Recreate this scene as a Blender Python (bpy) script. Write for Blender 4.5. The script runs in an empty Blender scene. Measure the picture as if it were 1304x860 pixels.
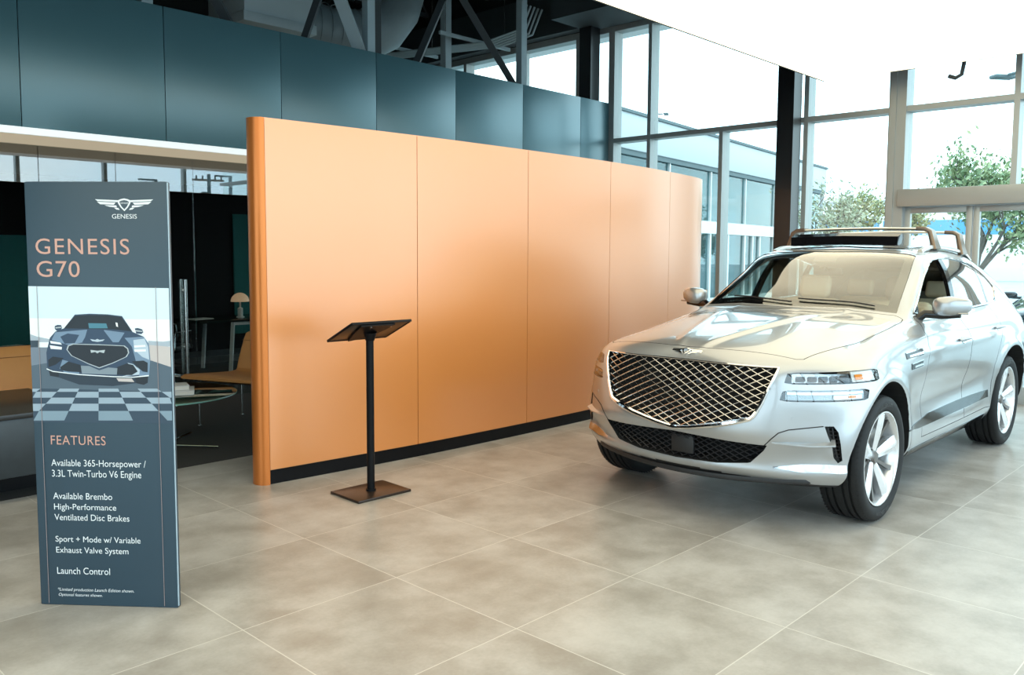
import bpy, bmesh, math, random
import numpy as np
from mathutils import Vector, Matrix
from mathutils.bvhtree import BVHTree

random.seed(7)
scene = bpy.context.scene
COL = scene.collection

# ------------------------------------------------------------------ camera, sky, exposure
F_PX, PITCH, ROLL, YAW = 1077.5, math.radians(4.617), math.radians(0.319), math.radians(46.367)
CX, CY, CAM_H = 656.5, 411.0, 1.629


def make_camera():
    f = np.array([0, math.cos(PITCH), -math.sin(PITCH)])
    u = np.array([0, math.sin(PITCH), math.cos(PITCH)])
    r = np.array([1.0, 0, 0])
    c, s = math.cos(ROLL), math.sin(ROLL)
    R = np.array([c * r + s * u, -s * r + c * u, f])
    B = np.array([[math.cos(YAW), -math.sin(YAW), 0], [math.sin(YAW), math.cos(YAW), 0], [0, 0, 1.0]])
    M = R @ B
    cd = bpy.data.cameras.new('camera')
    co = bpy.data.objects.new('camera', cd)
    COL.objects.link(co)
    right, up, fwd = [Vector(M[i]) for i in range(3)]
    m = Matrix((right, up, -fwd)).transposed().to_4x4()
    m.translation = Vector((0, 0, CAM_H))
    co.matrix_world = m
    cd.sensor_fit = 'HORIZONTAL'
    cd.sensor_width = 36.0
    cd.lens = F_PX / 1304 * 36.0
    cd.shift_x = -(CX - 652) / 1304
    cd.shift_y = (CY - 430) / 1304
    cd.clip_start = 0.05
    cd.clip_end = 500
    scene.camera = co


make_camera()

SKY_STRENGTH = 3.8
CEIL_STRENGTH = 1.8
scene.view_settings.view_transform = 'Standard'
scene.view_settings.look = 'None'
scene.view_settings.exposure = 0.0
scene.view_settings.gamma = 1.0
scene.view_settings.use_curve_mapping = False
scene.cycles.max_bounces = 10
scene.cycles.transparent_max_bounces = 24
scene.cycles.glossy_bounces = 6
scene.cycles.caustics_reflective = False
scene.cycles.caustics_refractive = False
scene.cycles.sample_clamp_indirect = 8.0
scene.cycles.use_denoising = True

world = bpy.data.worlds.new('overcast_sky')
scene.world = world
world.use_nodes = True
nt = world.node_tree
nt.nodes.clear()
wo = nt.nodes.new('ShaderNodeOutputWorld')
wb = nt.nodes.new('ShaderNodeBackground')
wt = nt.nodes.new('ShaderNodeTexCoord')
wn = nt.nodes.new('ShaderNodeTexNoise')
wr = nt.nodes.new('ShaderNodeValToRGB')
wm = nt.nodes.new('ShaderNodeMapping')
wm.inputs['Scale'].default_value = (2.0, 2.0, 6.0)
nt.links.new(wt.outputs['Generated'], wm.inputs['Vector'])
nt.links.new(wm.outputs['Vector'], wn.inputs['Vector'])
wn.inputs['Scale'].default_value = 1.6
wn.inputs['Detail'].default_value = 5
wr.color_ramp.elements[0].position = 0.35
wr.color_ramp.elements[0].color = (0.56, 0.83, 1.0, 1)
wr.color_ramp.elements[1].position = 0.65
wr.color_ramp.elements[1].color = (0.80, 0.95, 1.0, 1)
nt.links.new(wn.outputs['Fac'], wr.inputs['Fac'])
nt.links.new(wr.outputs['Color'], wb.inputs['Color'])
wb.inputs['Strength'].default_value = SKY_STRENGTH
nt.links.new(wb.outputs['Background'], wo.inputs['Surface'])


# ------------------------------------------------------------------ materials
def new_mat(name):
    m = bpy.data.materials.new(name)
    m.use_nodes = True
    return m, m.node_tree, m.node_tree.nodes['Principled BSDF']


def pbr(name, col, rough=0.5, metal=0.0, spec=0.5, coat=0.0, coat_rough=0.05, noise=0.0, nscale=20.0, emit=None, estr=0.0,
        rnoise=0.0):
    m, t, b = new_mat(name)
    b.inputs['Base Color'].default_value = (*col, 1)
    b.inputs['Roughness'].default_value = rough
    b.inputs['Metallic'].default_value = metal
    b.inputs['Specular IOR Level'].default_value = spec
    b.inputs['Coat Weight'].default_value = coat
    b.inputs['Coat Roughness'].default_value = coat_rough
    if emit:
        b.inputs['Emission Color'].default_value = (*emit, 1)
        b.inputs['Emission Strength'].default_value = estr
    if noise or rnoise:
        tc = t.nodes.new('ShaderNodeTexCoord')
        n = t.nodes.new('ShaderNodeTexNoise')
        n.inputs['Scale'].default_value = nscale
        n.inputs['Detail'].default_value = 4
        t.links.new(tc.outputs['Object'], n.inputs['Vector'])
        if noise:
            r = t.nodes.new('ShaderNodeMix')
            r.data_type = 'RGBA'
            r.inputs['A'].default_value = (*[max(0, c * (1 - noise)) for c in col], 1)
            r.inputs['B'].default_value = (*[min(1, c * (1 + noise)) for c in col], 1)
            t.links.new(n.outputs['Fac'], r.inputs['Factor'])
            t.links.new(r.outputs['Result'], b.inputs['Base Color'])
        if rnoise:
            mr = t.nodes.new('ShaderNodeMapRange')
            mr.inputs['To Min'].default_value = max(0, rough - rnoise)
            mr.inputs['To Max'].default_value = rough + rnoise
            t.links.new(n.outputs['Fac'], mr.inputs['Value'])
            t.links.new(mr.outputs['Result'], b.inputs['Roughness'])
    return m


def thin_glass(name, tint=(0.9, 0.96, 0.95), gain=1.0, ior=1.5, base=0.0):
    """thin pane: clear tinted transmission plus a mirror reflection that grows at grazing angles"""
    m = bpy.data.materials.new(name)
    m.use_nodes = True
    t = m.node_tree
    t.nodes.clear()
    o = t.nodes.new('ShaderNodeOutputMaterial')
    mx = t.nodes.new('ShaderNodeMixShader')
    tr = t.nodes.new('ShaderNodeBsdfTransparent')
    gl = t.nodes.new('ShaderNodeBsdfGlossy')
    # Schlick reflectance from the angle between view and normal, same from both sides
    ge = t.nodes.new('ShaderNodeNewGeometry')
    dt = t.nodes.new('ShaderNodeVectorMath')
    dt.operation = 'DOT_PRODUCT'
    t.links.new(ge.outputs['Normal'], dt.inputs[0])
    t.links.new(ge.outputs['Incoming'], dt.inputs[1])

    def mth(op, src, val=None):
        n = t.nodes.new('ShaderNodeMath')
        n.operation = op
        n.use_clamp = op == 'SUBTRACT'
        if op == 'SUBTRACT':
            n.inputs[0].default_value = 1.0
            t.links.new(src, n.inputs[1])
        else:
            t.links.new(src, n.inputs[0])
            if val is not None:
                n.inputs[1].default_value = val
        return n.outputs[0]
    f5 = mth('POWER', mth('SUBTRACT', mth('ABSOLUTE', dt.outputs['Value'])), 5.0)
    ml = t.nodes.new('ShaderNodeMath')
    ml.operation = 'MULTIPLY_ADD'
    ml.use_clamp = True
    r0 = ((ior - 1) / (ior + 1)) ** 2
    ml.inputs[1].default_value = (1 - r0) * gain
    ml.inputs[2].default_value = r0 * gain + base
    tr.inputs['Color'].default_value = (*tint, 1)
    gl.inputs['Roughness'].default_value = 0.0
    t.links.new(f5, ml.inputs[0])
    t.links.new(ml.outputs[0], mx.inputs['Fac'])
    t.links.new(tr.outputs[0], mx.inputs[1])
    t.links.new(gl.outputs[0], mx.inputs[2])
    t.links.new(mx.outputs[0], o.inputs['Surface'])
    return m


M = {}
M['black_matte'] = pbr('black_powdercoat', (0.005, 0.005, 0.006), 0.42, spec=0.15)
M['black_gloss'] = pbr('black_gloss', (0.006, 0.006, 0.007), 0.08)
M['black_plastic'] = pbr('black_plastic', (0.012, 0.012, 0.013), 0.5)
M['well'] = pbr('dark_liner', (0.006, 0.006, 0.006), 0.85)
M['chrome'] = pbr('chrome', (0.85, 0.86, 0.87), 0.06, 1.0)
M['steel'] = pbr('brushed_steel', (0.62, 0.62, 0.60), 0.25, 1.0)
M['black_chrome'] = pbr('black_chrome', (0.10, 0.105, 0.11), 0.08, 1.0)
M['blade'] = pbr('blade_chrome', (0.50, 0.51, 0.52), 0.12, 1.0)
M['lamp_mid'] = pbr('lamp_housing', (0.30, 0.34, 0.36), 0.25, 0.7)
M['lamp_bright'] = pbr('lamp_reflector', (0.80, 0.83, 0.84), 0.22, 0.4)
M['dark_chrome'] = pbr('dark_chrome', (0.35, 0.36, 0.37), 0.12, 1.0)
M['bronze'] = pbr('satin_taupe', (0.22, 0.17, 0.13), 0.3, 0.8)
M['paint'] = pbr('silver_paint', (0.41, 0.425, 0.435), 0.30, 0.62, coat=1.0, coat_rough=0.03)
M['alloy'] = pbr('machined_alloy', (0.84, 0.85, 0.86), 0.25, 0.7)
M['alloy_dark'] = pbr('grey_alloy', (0.16, 0.15, 0.14), 0.35, 0.7)
M['rubber'] = pbr('tyre_rubber', (0.012, 0.0125, 0.013), 0.62, spec=0.3, noise=0.2, nscale=60)
M['cream'] = pbr('cream_leather', (0.74, 0.63, 0.45), 0.5, noise=0.06, nscale=30)
M['tan'] = pbr('tan_leather', (0.52, 0.24, 0.075), 0.5, noise=0.08, nscale=9)
M['white'] = pbr('white_paint', (0.78, 0.79, 0.78), 0.5)
M['mullion'] = pbr('grey_aluminium', (0.42, 0.44, 0.43), 0.4, 0.25)
M['teal_steel'] = pbr('blue_grey_steel', (0.36, 0.45, 0.48), 0.5, noise=0.1, nscale=3)
M['dark_steel'] = pbr('dark_painted_steel', (0.035, 0.045, 0.05), 0.6, noise=0.2, nscale=4)
M['deck'] = pbr('dark_roof_deck', (0.010, 0.012, 0.013), 0.8, noise=0.3, nscale=2)
M['duct'] = pbr('painted_duct', (0.19, 0.245, 0.265), 0.45, noise=0.15, nscale=3)
M['glass'] = thin_glass('window_glass', (0.93, 0.97, 0.96), 1.0)
M['office_glass'] = thin_glass('partition_glass', (0.90, 0.93, 0.92), 3.8)
M['car_glass'] = thin_glass('windscreen_glass', (0.94, 0.99, 0.94), 4.4)
M['side_glass'] = thin_glass('side_window_glass', (0.93, 0.97, 0.95), 1.0)
M['dark_glass'] = thin_glass('privacy_glass', (0.12, 0.14, 0.14), 2.0)
M['lens'] = thin_glass('clear_lens', (0.96, 0.97, 0.97), 1.2)
M['table_glass'] = thin_glass('table_glass', (0.80, 0.93, 0.88), 1.5)
M['paper'] = pbr('paper', (0.75, 0.73, 0.68), 0.7)
M['wood_dark'] = pbr('dark_wood', (0.022, 0.030, 0.036), 0.38, noise=0.35, nscale=12)
M['wall_dark'] = pbr('dark_wall_paint', (0.007, 0.007, 0.007), 0.6)
M['office_wall'] = pbr('black_wall_cladding', (0.0035, 0.003, 0.003), 0.6, spec=0.15, noise=0.2, nscale=3)
M['teal'] = pbr('teal_felt', (0.02, 0.16, 0.15), 0.8, noise=0.15, nscale=40)
M['amber'] = pbr('amber_lens', (0.8, 0.25, 0.02), 0.2)


def carpet_mat():
    m, t, b = new_mat('charcoal_carpet')
    tc = t.nodes.new('ShaderNodeTexCoord')
    n = t.nodes.new('ShaderNodeTexNoise')
    n.inputs['Scale'].default_value = 90
    n.inputs['Detail'].default_value = 6
    r = t.nodes.new('ShaderNodeValToRGB')
    r.color_ramp.elements[0].color = (0.010, 0.009, 0.009, 1)
    r.color_ramp.elements[1].color = (0.060, 0.055, 0.050, 1)
    bp = t.nodes.new('ShaderNodeBump')
    bp.inputs['Strength'].default_value = 0.5
    t.links.new(tc.outputs['Object'], n.inputs['Vector'])
    t.links.new(n.outputs['Fac'], r.inputs['Fac'])
    t.links.new(r.outputs['Color'], b.inputs['Base Color'])
    t.links.new(n.outputs['Fac'], bp.inputs['Height'])
    t.links.new(bp.outputs['Normal'], b.inputs['Normal'])
    b.inputs['Roughness'].default_value = 0.95
    return m


def tile_mat(ox, oy, size):
    m, t, b = new_mat('stone_floor_tiles')
    N, L = t.nodes, t.links
    tc = N.new('ShaderNodeTexCoord')
    sep = N.new('ShaderNodeSeparateXYZ')
    L.new(tc.outputs['Object'], sep.inputs[0])

    def math_(op, a, bv=None, clamp=False):
        n = N.new('ShaderNodeMath')
        n.operation = op
        n.use_clamp = clamp
        for i, v in enumerate((a, bv)):
            if v is None:
                continue
            if isinstance(v, (int, float)):
                n.inputs[i].default_value = v
            else:
                L.new(v, n.inputs[i])
        return n.outputs[0]
    cells, dists = [], []
    for out, o in ((sep.outputs[0], ox), (sep.outputs[1], oy)):
        q = math_('DIVIDE', math_('SUBTRACT', out, o), size)
        cells.append(math_('FLOOR', q))
        fr = math_('FRACT', q)
        dists.append(math_('MINIMUM', fr, math_('SUBTRACT', 1.0, fr)))
    edge = math_('MINIMUM', dists[0], dists[1])
    grout = math_('LESS_THAN', edge, 0.0030)
    comb = N.new('ShaderNodeCombineXYZ')
    L.new(cells[0], comb.inputs[0])
    L.new(cells[1], comb.inputs[1])
    wn_ = N.new('ShaderNodeTexWhiteNoise')
    L.new(comb.outputs[0], wn_.inputs['Vector'])
    # clouded stone: the pattern is shifted from tile to tile
    add = N.new('ShaderNodeVectorMath')
    add.operation = 'MULTIPLY_ADD'
    add.inputs[1].default_value = (7.3, 3.1, 5.7)
    L.new(wn_.outputs['Color'], add.inputs[0])
    L.new(tc.outputs['Object'], add.inputs[2])
    n1 = N.new('ShaderNodeTexNoise')
    n1.inputs['Scale'].default_value = 3.0
    n1.inputs['Detail'].default_value = 7
    n1.inputs['Roughness'].default_value = 0.6
    n1.inputs['Distortion'].default_value = 0.0
    L.new(add.outputs[0], n1.inputs['Vector'])
    n2 = N.new('ShaderNodeTexNoise')
    n2.inputs['Scale'].default_value = 60
    n2.inputs['Detail'].default_value = 3
    L.new(tc.outputs['Object'], n2.inputs['Vector'])
    mixv = math_('ADD', math_('MULTIPLY', n1.outputs['Fac'], 0.82), math_('MULTIPLY', n2.outputs['Fac'], 0.12))
    mixv = math_('ADD', mixv, math_('MULTIPLY', wn_.outputs['Value'], 0.10))
    mr0 = N.new('ShaderNodeMapRange')
    mr0.interpolation_type = 'SMOOTHSTEP'
    mr0.inputs['From Min'].default_value = 0.28
    mr0.inputs['From Max'].default_value = 0.78
    L.new(mixv, mr0.inputs['Value'])
    cr = N.new('ShaderNodeMix')
    cr.data_type = 'RGBA'
    cr.inputs['A'].default_value = (0.285, 0.260, 0.226, 1)
    cr.inputs['B'].default_value = (0.515, 0.492, 0.46, 1)
    L.new(mr0.outputs['Result'], cr.inputs['Factor'])
    mx = N.new('ShaderNodeMix')
    mx.data_type = 'RGBA'
    L.new(grout, mx.inputs['Factor'])
    L.new(cr.outputs['Result'], mx.inputs['A'])
    mx.inputs['B'].default_value = (0.60, 0.58, 0.53, 1)
    L.new(mx.outputs['Result'], b.inputs['Base Color'])
    rr = N.new('ShaderNodeMapRange')
    rr.inputs['To Min'].default_value = 0.285
    rr.inputs['To Max'].default_value = 0.36
    L.new(n1.outputs['Fac'], rr.inputs['Value'])
    L.new(rr.outputs['Result'], b.inputs['Roughness'])
    b.inputs['Specular IOR Level'].default_value = 0.5
    return m


TILE, TOX, TOY = 0.8375, 2.5934, 3.2950
M['tiles'] = tile_mat(TOX, TOY, TILE)
M['carpet'] = carpet_mat()
M['orange'] = pbr('orange_satin_metal', (0.78, 0.27, 0.050), 0.42, 0.35, coat=1.0, coat_rough=0.29, rnoise=0.03, nscale=1.5)
M['orange'].node_tree.nodes['Principled BSDF'].inputs['Coat IOR'].default_value = 2.05
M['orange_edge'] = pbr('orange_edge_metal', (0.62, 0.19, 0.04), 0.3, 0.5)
M['navy'] = pbr('slate_blue_satin', (0.080, 0.188, 0.220), 0.40, 0.35, coat=1.0, coat_rough=0.28)
M['fascia_light'] = pbr('led_strip', (0.8, 0.8, 0.8), 0.4, emit=(0.92, 1.0, 1.0), estr=0.6)
M['soffit'] = pbr('luminous_stretch_ceiling', (0.8, 0.78, 0.74), 0.6, emit=(1.0, 0.89, 0.62), estr=CEIL_STRENGTH)
M['beige'] = pbr('beige_soffit_added_glow', (0.62, 0.53, 0.38), 0.6, emit=(1.0, 0.85, 0.60), estr=0.42)  # plain beige soffit; the glow is added in place of light falling on it
M['gyp'] = pbr('plain_ceiling', (0.55, 0.53, 0.49), 0.7)


# ------------------------------------------------------------------ mesh helpers
class MB:
    def __init__(s):
        s.v, s.f, s.mi, s.cur = [], [], [], 0

    def add(s, vs, fs, m=None):
        o = len(s.v)
        s.v += [tuple(map(float, v)) for v in vs]
        k = s.cur if m is None else m
        for f in fs:
            s.f.append(tuple(i + o for i in f))
            s.mi.append(k)
        return s

    def box(s, c, d, rot=None, bev=0.0, seg=2, m=None):
        """box centred at c, full size d, optional 3x3 rotation, rounded edges"""
        bm = bmesh.new()
        bmesh.ops.create_cube(bm, size=1.0)
        for v in bm.verts:
            v.co = Vector((v.co.x * d[0], v.co.y * d[1], v.co.z * d[2]))
        if bev > 0:
            bmesh.ops.bevel(bm, geom=bm.edges[:], offset=min(bev, 0.49 * min(d)), segments=seg, profile=0.5, affect='EDGES')
        R = rot or Matrix.Identity(3)
        bm.verts.index_update()
        s.add([R @ v.co + Vector(c) for v in bm.verts], [[v.index for v in f.verts] for f in bm.faces], m)
        bm.free()
        return s

    def span(s, lo, hi, bev=0.0, seg=2, m=None):
        c = [(a + b) / 2 for a, b in zip(lo, hi)]
        return s.box(c, [abs(b - a) for a, b in zip(lo, hi)], None, bev, seg, m)

    def tube(s, pts, r, n=10, closed=False, cap=True, sec=None, m=None, up=None):
        pts = [Vector(p) for p in pts]
        k = len(pts)
        rs = r if isinstance(r, (list, tuple)) else [r] * k
        ref = Vector(up) if up else None
        rings = []
        prev = None
        for i, p in enumerate(pts):
            if closed:
                t = (pts[(i + 1) % k] - pts[i - 1])
            else:
                t = pts[min(i + 1, k - 1)] - pts[max(i - 1, 0)]
            t.normalize()
            if ref is not None:
                a = ref - t * ref.dot(t)
            elif prev is None:
                a = Vector((0, 0, 1)) if abs(t.z) < 0.9 else Vector((1, 0, 0))
                a = a - t * a.dot(t)
            else:
                a = prev - t * prev.dot(t)
            a.normalize()
            prev = a
            b = t.cross(a)
            ring = []
            if sec:
                for x, y in sec:
                    ring.append(p + (b * x + a * y) * rs[i])
            else:
                for j in range(n):
                    w = 2 * math.pi * j / n
                    ring.append(p + (b * math.cos(w) + a * math.sin(w)) * rs[i])
            rings.append(ring)
        n = len(rings[0])
        vs = [q for g in rings for q in g]
        fs = []
        for i in range(k if closed else k - 1):
            i2 = (i + 1) % k
            for j in range(n):
                j2 = (j + 1) % n
                fs.append((i * n + j, i * n + j2, i2 * n + j2, i2 * n + j))
        if cap and not closed:
            fs.append(tuple(range(n - 1, -1, -1)))
            fs.append(tuple((k - 1) * n + j for j in range(n)))
        return s.add(vs, fs, m)

    def cyl(s, a, b, r, r2=None, n=16, m=None):
        return s.tube([a, b], [r, r if r2 is None else r2], n, m=m)

    def prism(s, poly, fn, d0, d1, m=None):
        """poly: 2D outline; fn(x,y,depth)->3D"""
        n = len(poly)
        vs = [fn(x, y, d0) for x, y in poly] + [fn(x, y, d1) for x, y in poly]
        fs = [tuple(range(n - 1, -1, -1)), tuple(range(n, 2 * n))]
        for i in range(n):
            j = (i + 1) % n
            fs.append((i, j, n + j, n + i))
        return s.add(vs, fs, m)

    def lathe(s, prof, org, ax, n=32, m=None, closed=False):
        """prof: list of (radius, height along ax)"""
        ax = Vector(ax).normalized()
        a = Vector((0, 0, 1)) if abs(ax.z) < 0.9 else Vector((1, 0, 0))
        a = (a - ax * a.dot(ax)).normalized()
        b = ax.cross(a)
        org = Vector(org)
        vs = []
        for r, h in prof:
            for j in range(n):
                w = 2 * math.pi * j / n
                vs.append(org + ax * h + (a * math.cos(w) + b * math.sin(w)) * r)
        k = len(prof)
        fs = []
        for i in range(k if closed else k - 1):
            i2 = (i + 1) % k
            for j in range(n):
                j2 = (j + 1) % n
                fs.append((i * n + j, i * n + j2, i2 * n + j2, i2 * n + j))
        if not closed:
            fs.append(tuple(range(n - 1, -1, -1)))
            fs.append(tuple((k - 1) * n + j for j in range(n)))
        return s.add(vs, fs, m)

    def grid(s, P, m=None, closed_u=False):
        r, c = len(P), len(P[0])
        fs = []
        for i in range(r - 1):
            for j in range(c if closed_u else c - 1):
                j2 = (j + 1) % c
                fs.append((i * c + j, i * c + j2, (i + 1) * c + j2, (i + 1) * c + j))
        return s.add([p for row in P for p in row], fs, m)

    def slab(s, P, Nn, o0, o1, m=None):
        """solid sheet over a point grid P with normals Nn, between offsets o0<o1"""
        r, c = len(P), len(P[0])
        vs = [Vector(P[i][j]) + Vector(Nn[i][j]) * o1 for i in range(r) for j in range(c)]
        vs += [Vector(P[i][j]) + Vector(Nn[i][j]) * o0 for i in range(r) for j in range(c)]
        q = r * c
        fs = []
        for i in range(r - 1):
            for j in range(c - 1):
                a, b, d, e = i * c + j, i * c + j + 1, (i + 1) * c + j + 1, (i + 1) * c + j
                fs.append((a, b, d, e))
                fs.append((q + e, q + d, q + b, q + a))
        rim = [j for j in range(c)] + [i * c + c - 1 for i in range(1, r)] + [(r - 1) * c + j for j in range(c - 2, -1, -1)] + [i * c for i in range(r - 2, 0, -1)]
        for k in range(len(rim)):
            a, b = rim[k], rim[(k + 1) % len(rim)]
            fs.append((b, a, q + a, q + b))
        return s.add(vs, fs, m)

    def mesh(s, name, mats, smooth=35, fix=True):
        me = bpy.data.meshes.new(name)
        me.from_pydata(s.v, [], s.f)
        mats = mats if isinstance(mats, (list, tuple)) else [mats]
        for q in mats:
            me.materials.append(q)
        me.polygons.foreach_set('material_index', s.mi)
        if fix:
            bm = bmesh.new()
            bm.from_mesh(me)
            bmesh.ops.recalc_face_normals(bm, faces=bm.faces[:])
            bm.to_mesh(me)
            bm.free()
        if smooth:
            me.polygons.foreach_set('use_smooth', [True] * len(me.polygons))
            me.set_sharp_from_angle(angle=math.radians(smooth))
        me.update()
        return me

    def build(s, name, mats, parent=None, smooth=35, fix=True, **tags):
        o = bpy.data.objects.new(name, s.mesh(name, mats, smooth, fix))
        COL.objects.link(o)
        if parent:
            o.parent = parent
        for k, v in tags.items():
            o[k] = v
        return o


def empty(name, loc=(0, 0, 0), rz=0.0, parent=None, **tags):
    o = bpy.data.objects.new(name, None)
    COL.objects.link(o)
    o.location = loc
    o.rotation_euler = (0, 0, rz)
    o.empty_display_size = 0.2
    if parent:
        o.parent = parent
    for k, v in tags.items():
        o[k] = v
    return o


def copy_tree(o, parent=None, **tags):
    c = o.copy()
    COL.objects.link(c)
    if parent:
        c.parent = parent
    for ch in list(o.children):
        copy_tree(ch, c)
    for k, v in tags.items():
        c[k] = v
    return c


def structure(mb, name, mats, parent=None, smooth=35):
    return mb.build(name, mats, parent, smooth, kind='structure')


def text_mesh(body, x0, x1, z0, z1, off, shear=0.0, bold=0.0, spacing=1.0, depth=0.0004):
    """flat lettering fitted to the box x0..x1 / z0..z1, in the local XZ plane, raised towards -Y"""
    cu = bpy.data.curves.new('lettering', 'FONT')
    cu.body = body
    cu.shear = shear
    cu.space_character = spacing
    cu.offset = bold
    cu.resolution_u = 4
    ob = bpy.data.objects.new('lettering', cu)
    COL.objects.link(ob)
    bpy.context.view_layer.update()
    me = bpy.data.meshes.new_from_object(ob.evaluated_get(bpy.context.evaluated_depsgraph_get()))
    bpy.data.objects.remove(ob)
    bpy.data.curves.remove(cu)
    co = np.array([v.co[:] for v in me.vertices])
    lo, hi = co.min(0), co.max(0)
    fs = [tuple(p.vertices) for p in me.polygons]
    bpy.data.meshes.remove(me)
    vs = [(x0 + (p[0] - lo[0]) / (hi[0] - lo[0]) * (x1 - x0), -off - depth, z0 + (p[1] - lo[1]) / (hi[1] - lo[1]) * (z1 - z0)) for p in co]
    return vs, fs

# ------------------------------------------------------------------ the setting
XW, YF, YG = 10.55, -2.6, 9.0          # window wall, street wall behind the camera, glass partition
YC = -0.2                              # street-side end of the luminous ceiling
ZS = 3.70                              # luminous ceiling


def setting():
    structure(MB().span((-4, YF, -0.1), (XW + 0.1, 6.17, 0.0)), 'floor', M['tiles'])
    structure(MB().span((-4, 6.17, -0.1), (XW + 0.1, 16, 0.0)), 'floor_carpet', M['carpet'])
    ground = pbr('concrete_paving', (0.40, 0.42, 0.42), 0.8, noise=0.2, nscale=1.5)
    structure(MB().span((-60, -60, -0.25), (160, 120, -0.12)), 'ground', ground)
    # ceilings
    structure(MB().span((-4, YC, ZS), (9.93, 4.43, ZS + 0.05)), 'ceiling', M['soffit'])
    structure(MB().span((-4, YC, ZS + 0.052), (9.93, 4.43, ZS + 0.30)), 'ceiling_back', M['gyp'])
    structure(MB().span((-4, 9.06, 2.72), (XW - 0.3, 13.4, 2.80)), 'ceiling_office', M['gyp'])
    structure(MB().span((-4, YF, 6.6), (XW + 0.1, 16, 6.8)), 'roof', M['deck'])
    t = MB()
    t.span((-4, 4.43, ZS - 0.002), (9.946, 4.448, ZS + 0.3))
    t.span((9.93, YC, ZS - 0.002), (9.946, 4.43, ZS + 0.3))
    structure(t, 'trim_5', M['dark_steel'])
    # walls that close the room
    b = MB()
    b.span((-4.2, YF - 0.2, 0), (-3.8, YF, 5.0))
    b.span((-4.2, YF - 0.2, 5.0), (XW, YF, 6.6))
    structure(b, 'wall_front', M['wall_dark'])
    b = MB()
    for x in np.arange(-3.0, XW, 1.8):
        b.span((x, YF - 0.16, 0.0), (x + 0.08, YF - 0.02, 5.0))
    for z in (0.0, 4.94):
        b.span((-4, YF - 0.15, z), (XW, YF - 0.03, z + 0.06))
    structure(b, 'window_1', M['mullion'])
    b = MB()
    b.span((-4.2, YF - 0.2, 0), (-4, YF + 0.3, 6.6))
    b.span((-4.2, 5.6, 0), (-4, 16, 6.6))
    b.span((-4.2, YF + 0.3, 3.3), (-4, 5.6, 6.6))
    structure(b, 'wall_left', M['wall_dark'])  # unseen wall; wide opening added to bring daylight onto the car front
    structure(MB().span((XW + 0.0, YF, 5.10), (XW + 0.18, 16, 6.6)), 'wall_right', M['deck'])
    b = MB()
    for y in np.arange(YF + 0.3, 5.61, 1.15):
        b.span((-4.15, y - 0.035, 0), (-4.0, y + 0.035, 3.3))
    for z in (0.0, 2.3, 3.24):
        b.span((-4.15, YF + 0.3, z), (-4.0, 5.6, z + 0.06))
    structure(b, 'window_2', M['mullion'])  # frame of the added, unseen window in the left wall
    structure(MB().span((-4, 16, 0), (XW + 0.1, 16.2, 6.6)), 'wall_rear', M['deck'])
    b = MB()
    b.span((-4, 13.4, 0), (XW, 13.5, 2.72))
    structure(b, 'wall_office', M['office_wall'])
    # window wall -----------------------------------------------------------
    b = MB()
    for y, w in ((14.2, .07), (12.6, .07), (11.3, .07), (9.95, .07), (8.70, .07), (8.03, .11), (7.33, .06), (6.13, .06), (4.91, .06), (2.52, .06), (1.28, .06), (0.05, .06), (-1.18, .06)):
        z0 = 2.4 if y < 3.5 else 0.0
        b.span((XW - 0.04, y - w / 2, z0), (XW + 0.16, y + w / 2, 3.36 if abs(y - 6.13) < .01 else 5.0))
    b.span((XW - 0.06, 3.67, 0), (XW + 0.18, 3.87, 5.0))
    b.span((XW - 0.05, 3.78, 0), (XW - 0.08, 3.85, 5.0))
    b.span((XW - 0.038, YF, 3.335), (XW + 0.158, 8.0, 3.40))
    b.span((XW - 0.036, YF, 5.0), (XW + 0.156, 16, 5.10))
    b.span((XW - 0.034, 3.87, 0.0), (XW + 0.154, 16, 0.10))
    structure(b, 'window_3', M['mullion'])
    g = MB()
    g.span((XW + 0.055, 3.8, 0.1), (XW + 0.065, 16, 5.0))
    g.span((XW + 0.055, YF, 2.4), (XW + 0.065, 3.7, 5.0))
    structure(g, 'window_glass', M['glass'], smooth=0)
    # doors in the window wall, below a deep header
    structure(MB().span((XW - 0.10, YF, 2.215), (XW + 0.2, 3.72, 2.42), 0.006), 'trim_1', M['mullion'])
    n = 1
    for y1, y0 in ((3.66, 2.92), (2.91, 2.17), (2.16, 1.42), (1.41, 0.67), (0.66, -0.08), (-0.09, -1.2)):
        d = MB()
        for a, c in (((XW, y0, 0), (XW + 0.06, y0 + 0.065, 2.21)), ((XW, y1 - 0.065, 0), (XW + 0.06, y1, 2.21)), ((XW, y0 + 0.065, 2.14), (XW + 0.06, y1 - 0.065, 2.21)), ((XW, y0 + 0.065, 0), (XW + 0.06, y1 - 0.065, 0.2))):
            d.span(a, c, 0.004)
        fr = structure(d, 'door_%d' % n, M['mullion'])
        MB().span((XW + 0.025, y0 + 0.064, 0.19), (XW + 0.035, y1 - 0.064, 2.15)).build('pane', M['glass'], fr, 0)
        MB().tube([(XW - 0.05, y0 + 0.11, 0.9), (XW - 0.05, y0 + 0.11, 1.25)], 0.014).build('door_handle', M['steel'], fr)
        n += 1
    # steel columns beside the windows
    for i, (y0, y1) in enumerate(((4.93, 5.15), (8.19, 8.41))):
        c = MB()
        c.span((10.20, y0, 0), (10.215, y1, 6.6))
        c.span((10.405, y0, 0), (10.42, y1, 6.6))
        c.span((10.215, (y0 + y1) / 2 - 0.006, 0), (10.405, (y0 + y1) / 2 + 0.006, 6.6))
        c.span((10.215, y0 + 0.001, 0), (10.405, y0 + 0.012, 6.6))
        structure(c, 'column_%d' % (i + 1), M['col'])
    # bulkhead over the window head
    structure(MB().span((9.55, 4.5, 5.06), (10.45, 8.42, 5.55)), 'trim_2', M['dark_steel'])
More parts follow.
